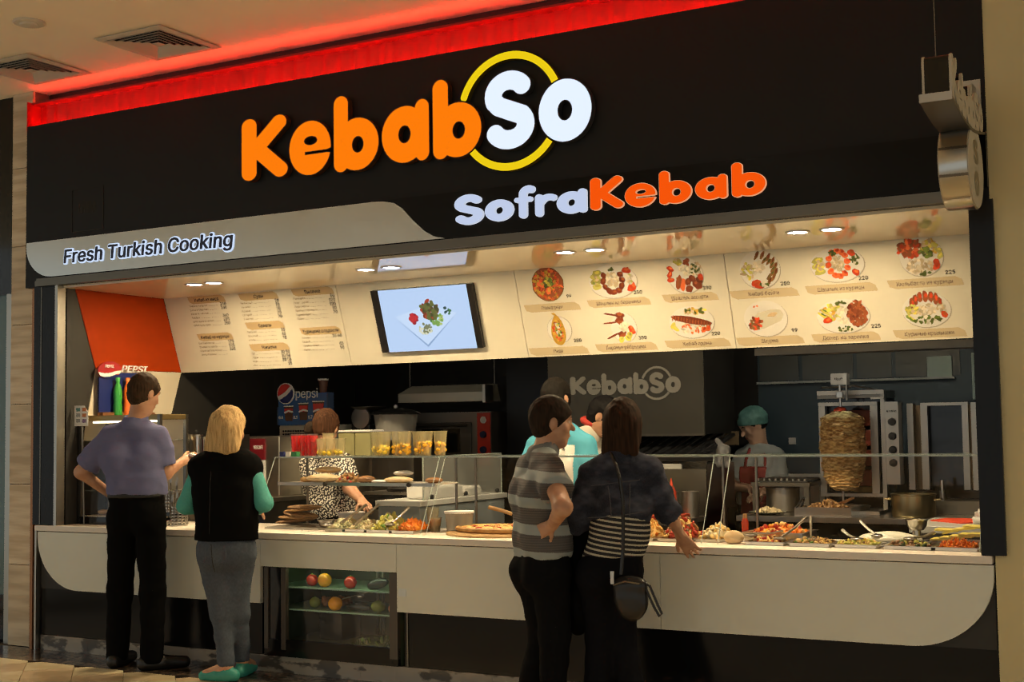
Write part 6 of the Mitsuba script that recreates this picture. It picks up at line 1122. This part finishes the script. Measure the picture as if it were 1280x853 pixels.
# pastries and breads on the middle glass shelf
ZM = 1.1245
def loaf(x, y, r, label, m='bread_pale', seed=1, name='bread', z=ZM): return solo(name, ell((x, y, z+r[2]*.9), r, 3, .12, seed, 14), m, label, 'bread', smooth=True)
loaf(-5.12, .42, (.13, .07, .028), 'large pale folded flatbread at the left of the middle shelf', seed=3); solo('bread', ell((-5.13, .48, ZM+.075), (.10, .05, .022), 3, .12, 4, 14), 'bread_pale', 'pale flatbread lying on top of the large one on the middle shelf', 'bread', smooth=True)
loaf(-5.27, .44, (.05, .045, .018), 'small golden pastry at the far left of the middle shelf', 'pastry_crust', 5, 'pastry')
food('meat_pieces', (-5.01, .36, ZM), (-4.87, .52, ZM+.060), (('cooked_meat', .8), ('tomato_red', .2)), 60, 'small heap of cooked meat pieces on the middle shelf', 21, (.016, .012, .008))
loaf(-4.80, .42, (.060, .05, .022), 'dark brown crusted pie on the middle shelf', 'pie_brown', 7, 'pie'); loaf(-4.56, .43, (.10, .06, .020), 'pale pastry on paper at the right half of the middle shelf', seed=8, name='pastry'); solo('bread', ell((-4.57, .50, ZM+.055), (.07, .04, .016), 3, .12, 9, 14), 'paper', 'white paper wrapped bread on the middle shelf', 'bread', smooth=True); loaf(-4.30, .42, (.055, .045, .018), 'brown pie at the right end of the middle shelf', 'pie_brown', 10, 'pie'); loaf(-4.68, .40, (.06, .04, .010), 'thin white flatbread in the middle of the middle shelf', 'paper', 12)
# front row, left section
solo('serving_tray', rbx(-5.44, -5.02, .22, .56, CT, CT+.012, .004), 'steel_soft', 'flat steel tray at the left end of the counter', 'tray')
solo('plate_stack', cat_(*[lathe([(0, 0), (.11, .0), (.13, .012), (.13, .016), (0, .006)], (-5.36, .50, .875+i*.013), 26) for i in range(4)]), 'bread_dark', 'stack of brown plates behind the person in the black vest', 'plates', smooth=30) if 0 else None
for i in range(5): solo('flatbread', rot(ell((-5.40+.02*i, .48, CT+.035+i*.022), (.15-.008*i, .09, .014), 3, .16, i+30, 12), 6*(i % 3-1), [0, 1, 0], (-5.4, .48, .9)), 'bread_dark' if i % 2 == 0 else 'bread_toast', f'brown flatbread, {("lowest", "second", "middle", "fourth", "topmost")[i]} of the pile beside the person in the black vest', 'bread', smooth=True)
bowl(-5.03, .70-.12, CT, .085, .085, 'deep white tub behind the salad trays', 'paper'); bowl(-5.02, .36, CT, .085, .05, 'steel bowl with yellow dressing at the left of the salads'); solo('dressing', lathe([(0, .036), (.073, .036), (.073, .040), (0, .042)], (-5.02, .36, CT), 24), 'dressing_yellow', 'yellow dressing in the steel bowl', 'sauce', smooth=30)
pan(-4.93, -4.80, .17, .42, 'narrow steel pan of pale chopped salad beside the yellow dressing bowl'); food('chopped_salad', (-4.92, .18, CT+.012), (-4.81, .41, CT+.07), (('lettuce_pale', .6), ('rice_pale', .4)), 80, 'pale chopped salad in the narrow steel pan', 31)
pan(-4.78, -4.64, .17, .42, 'steel pan of white cabbage with tongs'); food('cabbage_salad', (-4.77, .18, CT+.012), (-4.65, .41, CT+.07), (('rice_pale', .7), ('lettuce_pale', .3)), 80, 'white cabbage salad with tongs lying in it', 32)
pan(-4.62, -4.46, .17, .44, 'steel pan heaped with yellow green lettuce'); food('lettuce_salad', (-4.61, .18, CT+.012), (-4.47, .43, CT+.10), (('lettuce_yellow', .6), ('lettuce_pale', .25), ('leaf_green', .15)), 120, 'heap of yellow green lettuce in a steel pan', 33, (.026, .018, .006))
pan(-4.44, -4.29, .17, .42, 'steel pan of bright orange grated carrot'); food('carrot_salad', (-4.43, .18, CT+.012), (-4.30, .41, CT+.078), (('carrot', .8), ('carrot_deep', .2)), 150, 'heap of bright orange grated carrot', 34, (.022, .005, .004))
tongs((-4.83, .20, CT+.05), (-4.74, .34, CT+.155), 'left pair of steel tongs standing in the salad pans'); tongs((-4.72, .18, CT+.04), (-4.63, .32, CT+.16), 'right pair of steel tongs in the cabbage pan'); spatula((-4.47, .22, CT+.06), (-4.43, .34, CT+.145), 'short steel spoon between lettuce and carrot'); spatula((-4.90, .17, CT+.045), (-4.96, .30, CT+.06), 'steel spoon lying flat in the pale salad', 'steel')
ZS = CT; cup(-4.375, .52, .040, .135, 'clear plastic cup holding orange carrot behind the carrot pan', 'carrot', .38); cup(-4.255, .36, .038, .085, 'short clear cup of red sauce beside the glass edges', 'tomato_red', .80)
t = thing('plastic_tub', 'round clear plastic tub with pale lid left of the large pizza', 'tub'); part(t, 'body', lathe([(0, 0), (.075, 0), (.085, .11), (0, .11)], (-4.125, .42, CT), 30), 'tub_clear', 30); part(t, 'lid', lathe([(0, .11), (.09, .11), (.09, .122), (0, .124)], (-4.125, .42, CT), 30), 'paper', 30)
# pizzas
def pizza(x, y, r, label, seed, sy=1.0):
    t = thing('pizza', label, 'pizza'); R_ = random.Random(seed)
    m = lathe([(0, 0), (r*.96, 0), (r, .010), (r*1.0, .022), (r*.95, .030), (r*.90, .024), (r*.6, .022), (0, .024)], (0, 0, 0), 44); m.vertices[:, :2] *= 1+.03*(meshkit.noise(m.vertices*18, seed)[:, None]-.5); m.vertices[:, 1] *= sy
    part(t, 'crust', move(m, (x, y, CT+.012)), 'pizza_crust', 40)
    for nm, mm, n, ax, lab in (('cheese', 'pizza_cheese', 190, (.020, .015, .005), 'melted yellow cheese'), ('tomato_topping', 'tomato_red', 36, (.022, .018, .006), 'red tomato pieces'), ('herb_topping', 'leaf_dark', 26, (.010, .007, .004), 'dark herb flecks')):
        pts = [(lambda a, q: (q*math.cos(a), q*math.sin(a)*sy))(R_.uniform(0, 6.28), r*.86*math.sqrt(R_.random())) for _ in range(n)]
        part(t, nm, trimesh.util.concatenate([ell((x+px_, y+py_, CT+.036+.004*R_.random()), V(ax)*R_.uniform(.7, 1.3), 1, .2, i, 60) for i, (px_, py_) in enumerate(pts)]), mm, True, label=lab, stuff=True)
    solo('pizza_board', lathe([(0, 0), (r*1.08, 0), (r*1.08, .010), (0, .010)], (x, y, CT), 40), 'wood_board', 'round wooden board under the '+label.split(' with')[0].split(' mostly')[0], 'board', smooth=30); return t
pizza(-3.80, .40, .32, 'large flat pizza with cheese and tomato left of the person in stripes', 3, .62)
pizza(-3.18, .50, .27, 'second large pizza mostly hidden behind the couple', 4, .70)
t = thing('pizza_cutter', 'wooden handled pizza cutter standing behind the large pizza', 'pizza cutter'); part(t, 'handle', tube([(-3.92, .70, CT+.09), (-3.98, .66, CT+.115), (-4.04, .62, CT+.135)], .012, 10), 'wood_board'); part(t, 'blade', lathe([(0, 0), (.035, 0), (.035, .003), (0, .003)], (-3.87, .72, CT+.065), 24, (0, 1, 0)), 'tomato_red')
# middle: heaps behind the woman's arm
pan(-2.98, -2.78, .18, .46, 'steel pan of golden rice behind the person in denim'); food('rice_heap', (-2.97, .19, CT+.012), (-2.79, .45, CT+.115), (('rice_gold', .85), ('carrot', .15)), 190, 'golden heap of rice beside the person in denim', 41, (.014, .008, .006))
pan(-2.75, -2.58, .18, .46, 'steel pan of red vegetable stew right of the rice'); food('vegetable_stew', (-2.74, .19, CT+.012), (-2.59, .45, CT+.125), (('tomato_red', .35), ('rice_gold', .35), ('pie_brown', .3)), 130, 'heap of red and golden cooked vegetables in a steel pan', 42, (.020, .016, .012))
pan(-2.55, -2.42, .22, .50, 'steel pan of pale fried pieces under the glass edges'); food('fried_pieces', (-2.54, .23, CT+.012), (-2.43, .49, CT+.085), (('rice_pale', .6), ('rice_gold', .4)), 90, 'pale golden fried pieces in a steel pan', 43)
loaf(-2.335, .20, (.052, .048, .036), 'round pale bun beside the right glass guard', 'bread_pale', 51, 'bun', CT)
t = thing('pepper_mill', 'small reddish pepper bottle behind the round bun', 'bottle'); part(t, 'body', lathe([(0, 0), (.017, 0), (.02, .05), (.012, .075), (0, .075)], (-2.40, .56, CT+.03), 18), 'tomato_red', 40); part(t, 'cap', lathe([(.0, .075), (.013, .075), (.010, .10), (0, .10)], (-2.40, .56, CT+.03), 16), 'wood_board', 30); part(t, 'foot', lathe([(0, 0), (.02, 0), (.02, .03), (0, .03)], (-2.40, .56, CT), 16), 'steel')
# right section
t = pan(-2.33, -2.02, .34, .60, 'large steel tray of orange vegetables tipped towards the kitchen', .05); food('roast_vegetables', (-2.32, .35, CT+.02), (-2.03, .59, CT+.085), (('carrot', .35), ('tomato_red', .3), ('rice_gold', .35)), 170, 'orange and red roasted vegetables in the large tray', 61, (.018, .015, .010))
xs_ = (-2.25, -2.02, -1.80, -1.58)
for i, (a, b, ms_, lab) in enumerate(((-2.26, -2.06, (('tomato_red', .15), ('rice_gold', .5), ('cooked_meat', .35)), 'golden rice with red pieces'), (-2.03, -1.83, (('cooked_meat', .45), ('rice_gold', .45), ('leaf_green', .1)), 'brown meat and vegetable stew'), (-1.80, -1.60, (('lettuce_yellow', .55), ('rice_gold', .3), ('cooked_meat', .15)), 'yellow grain salad'))):
    pan(a, b, .15, .32, f'steel pan of {lab} in the front row on the right'); food('mixed_salad', (a+.01, .16, CT+.012), (b-.01, .31, CT+.034), ms_, 90, f'{lab} in the front row on the right', 70+i, (.016, .012, .007))
pan(-1.76, -1.44, .34, .56, 'wide steel pan of white yogurt on the right'); solo('yogurt', ell((-1.60, .45, CT+.022), (.155, .105, .040), 3, .1, 3, 12), 'yogurt_white', 'smooth white yogurt in the wide steel pan', 'yogurt', smooth=True)
bowl(-1.50, .60, CT+.060, .055, .05, 'small steel bowl perched behind the white yogurt pan'); solo('bowl_stand', lathe([(0, 0), (.03, 0), (.02, .060), (0, .060)], (-1.50, .60, CT), 18), 'steel', 'little steel foot under the small steel bowl', 'stand'); solo('sauce', ell((-1.50, .60, CT+.104), (.046, .046, .010), 2), 'rice_pale', 'pale sauce in the small steel bowl on the right', 'sauce', smooth=True)
pan(-1.40, -1.11, .32, .60, 'steel pan of yellow cheese slices at the right end'); 
R_ = random.Random(5)
for i in range(9): solo('cheese_slice', rot(rbx(-1.385+.045*(i % 5), -1.275+.045*(i % 5), .34+.11*(i//5), .45+.11*(i//5), CT+.034+.0065*i, CT+.043+.0065*i, .002), R_.uniform(-14, 4), [0, 1, 0], (-1.3+.045*(i % 5), .4, CT+.04)), 'cheese_yellow', f'yellow cheese slice, {("first", "second", "third", "fourth", "fifth")[i % 5]} of the {"front" if i < 5 else "rear"} row at the right end', 'cheese', 'cheese slices' if 0 else None)
pan(-1.56, -1.34, .15, .30, 'steel pan of dark olives and brown salad on the right'); food('olive_salad', (-1.55, .16, CT+.012), (-1.35, .29, CT+.034), (('pie_brown', .5), ('leaf_dark', .3), ('lettuce_yellow', .2)), 80, 'dark olive and brown salad in the front row', 81, (.014, .012, .010))
pan(-1.32, -1.13, .15, .30, 'steel pan of grated orange carrot at the right end'); food('carrot_salad', (-1.31, .16, CT+.012), (-1.14, .29, CT+.042), (('carrot_deep', .6), ('carrot', .4)), 130, 'grated deep orange carrot at the right end of the counter', 82, (.022, .005, .004))
for a, b, lab in (((-2.09, .22, CT+.04), (-2.02, .42, CT+.125), 'leftmost white handled spoon on the right counter'), ((-1.95, .26, CT+.04), (-1.99, .40, CT+.13), 'second white handled spoon on the right counter'), ((-1.66, .40, CT+.05), (-1.76, .50, CT+.105), 'spoon sunk in the white yogurt'), ((-1.72, .22, CT+.045), (-1.80, .30, CT+.075), 'steel spoon lying in front of the yogurt'), ((-1.44, .24, CT+.05), (-1.36, .34, CT+.07), 'steel spoon lying over the olive salad'), ((-2.24, .24, CT+.045), (-2.10, .28, CT+.062), 'steel spoon lying across the golden rice mix')): spatula(a, b, lab, 'steel')
# on the steel table behind the middle guard
for i, (z, m, lab) in enumerate(((.862, 'leaf_green', 'lower'), (1.0, 'lettuce_yellow', 'upper'))):
    t = thing('salad_plate', lab+' dark plate of green salad behind the person in denim', 'plate'); part(t, 'plate', lathe([(0, 0), (.10, 0), (.165, .022), (.168, .027), (.10, .006), (0, .006)], (-3.64, 1.88, z), 32), 'dark_plate', 30)
    food('green_salad', (-3.75, 1.77, z+.008), (-3.53, 1.99, z+.075), ((m, .55), ('lettuce_pale', .25), ('leaf_dark', .2)), 110, lab+' heap of green salad on a dark plate', 91+i, (.026, .018, .006))
solo('plate_rack', cat_(*[rod((-3.64+.13*math.cos(a), 1.88+.13*math.sin(a), .862), (-3.64+.13*math.cos(a), 1.88+.13*math.sin(a), 1.0), .005, 6) for a in (.8, 2.4, 3.9, 5.5)]), 'steel_dark', 'thin wire rack holding the upper salad plate', 'rack')
for i, (x, y) in enumerate(((-3.30, 2.05), (-3.42, 1.98))): pot(x, y, .836, .06, .16, ('right', 'left')[i]+' tall steel container behind the glass beside the red board', 'steel_soft', False)
t = thing('cloth', 'folded pale blue cloth on the rail behind the person in denim', 'cloth'); scene[t] = mikit.ply(rbx(-3.62, -3.42, 2.205, 2.235, 1.11, 1.185, .012), 'paper_grey')
t = thing('sauce_bottle', 'red squeeze bottle on the red cutting board', 'bottle'); part(t, 'body', lathe([(0, 0), (.032, 0), (.034, .15), (.015, .19), (0, .19)], (-3.34, 1.82, .862), 22), 'red_board', 40); part(t, 'nozzle', lathe([(0, .19), (.012, .19), (.004, .24), (0, .24)], (-3.34, 1.82, .862), 14), 'red_card', 30)
# vegetables in the fridge display
def veg(x, y, z, r, m, label, name, cat, stem=True, seed=1):
    t = thing(name, label, cat); part(t, 'flesh', ell((x, y, z+r[2]*.97), r, 3, .05, seed, 12), m, True)
    if stem: part(t, 'stem', cat_(tube([(x, y-.0, z+r[2]*1.85), (x+.006, y-.006, z+r[2]*2.1)], .0045, 6), *[tube([(x, y, z+r[2]*1.9), (x+.016*math.cos(a), y+.016*math.sin(a), z+r[2]*1.82)], .003, 5) for a in np.arange(5)*1.257]), 'leaf_green')
SH1, SH2 = .511, .378
veg(-5.005, .14, SH1, (.036, .036, .035), 'tomato_gloss', 'red tomato at the left of the top fridge shelf', 'tomato', 'tomato'); veg(-4.895, .12, SH1, (.042, .042, .042), 'orange_gloss', 'orange on the top fridge shelf between two tomatoes', 'orange', 'orange', False); veg(-4.705, .12, SH1, (.038, .038, .036), 'tomato_gloss', 'red tomato in the middle of the top fridge shelf', 'tomato', 'tomato', True, 3)
solo('eggplant', rot(ell((-4.52, .14, SH1+.034), (.075, .032, .032), 3), -14, [0, 1, 0], (-4.52, .14, SH1+.034)), 'eggplant_dark', 'dark aubergine on the right of the top fridge shelf', 'eggplant', smooth=True)
solo('bread', ell((-4.43, .30, SH1+.05), (.10, .08, .046), 3, .1, 4, 14), 'bread_toast', 'brown bread at the right end of the top fridge shelf', 'bread', smooth=True)
veg(-5.0, .16, SH2, (.034, .034, .032), 'apple_green', 'green tomato at the left of the lower fridge shelf', 'tomato', 'tomato'); veg(-4.81, .11, SH2-.004, (.044, .044, .043), 'orange_gloss', 'orange on the lower fridge shelf in front of the grapes', 'orange', 'orange', False, 4)
solo('grapes', trimesh.util.concatenate([ell((-4.88+.075*math.sin(i*2.4)*.9, .22+.05*math.cos(i*3.1), SH2+.016+.045*((i*7) % 10)/10), (.016, .016, .016), 1) for i in range(34)]), 'grape_red', 'bunch of reddish grapes on the lower fridge shelf', 'grapes', smooth=True, stuff=True)
solo('eggplant', ell((-4.655, .13, SH2+.024), (.085, .026, .024), 3), 'eggplant_dark', 'dark aubergine on the lower fridge shelf right of the orange', 'eggplant', smooth=True); veg(-4.52, .14, SH2, (.042, .042, .034), 'apple_green', 'green pepper on the right of the lower fridge shelf', 'pepper', 'pepper', True, 6); veg(-4.375, .10, SH2, (.036, .036, .036), 'peach_gloss', 'peach at the right edge of the lower fridge shelf', 'peach', 'peach', False, 7)
t = thing('ladle', 'steel ladle lying between the fridge shelves', 'ladle'); part(t, 'handle', tube([(-4.78, .14, SH2+.065), (-4.66, .16, SH2+.095), (-4.57, .17, SH2+.125)], .004, 6), 'steel'); part(t, 'cup', ell((-4.66, .16, SH2+.085), (.022, .022, .016), 2), 'chrome', True)
solo('storage_box', rbx(-4.97, -4.80, .16, .36, .19, .36, .008), 'gloss_black', 'dark box standing on the floor of the fridge display', 'box')
food('herb_bunch', (-4.70, .10, .172), (-4.40, .30, .215), (('leaf_dark', .7), ('leaf_green', .3)), 70, 'dark herbs lying on the floor of the fridge display', 95, (.030, .012, .005))
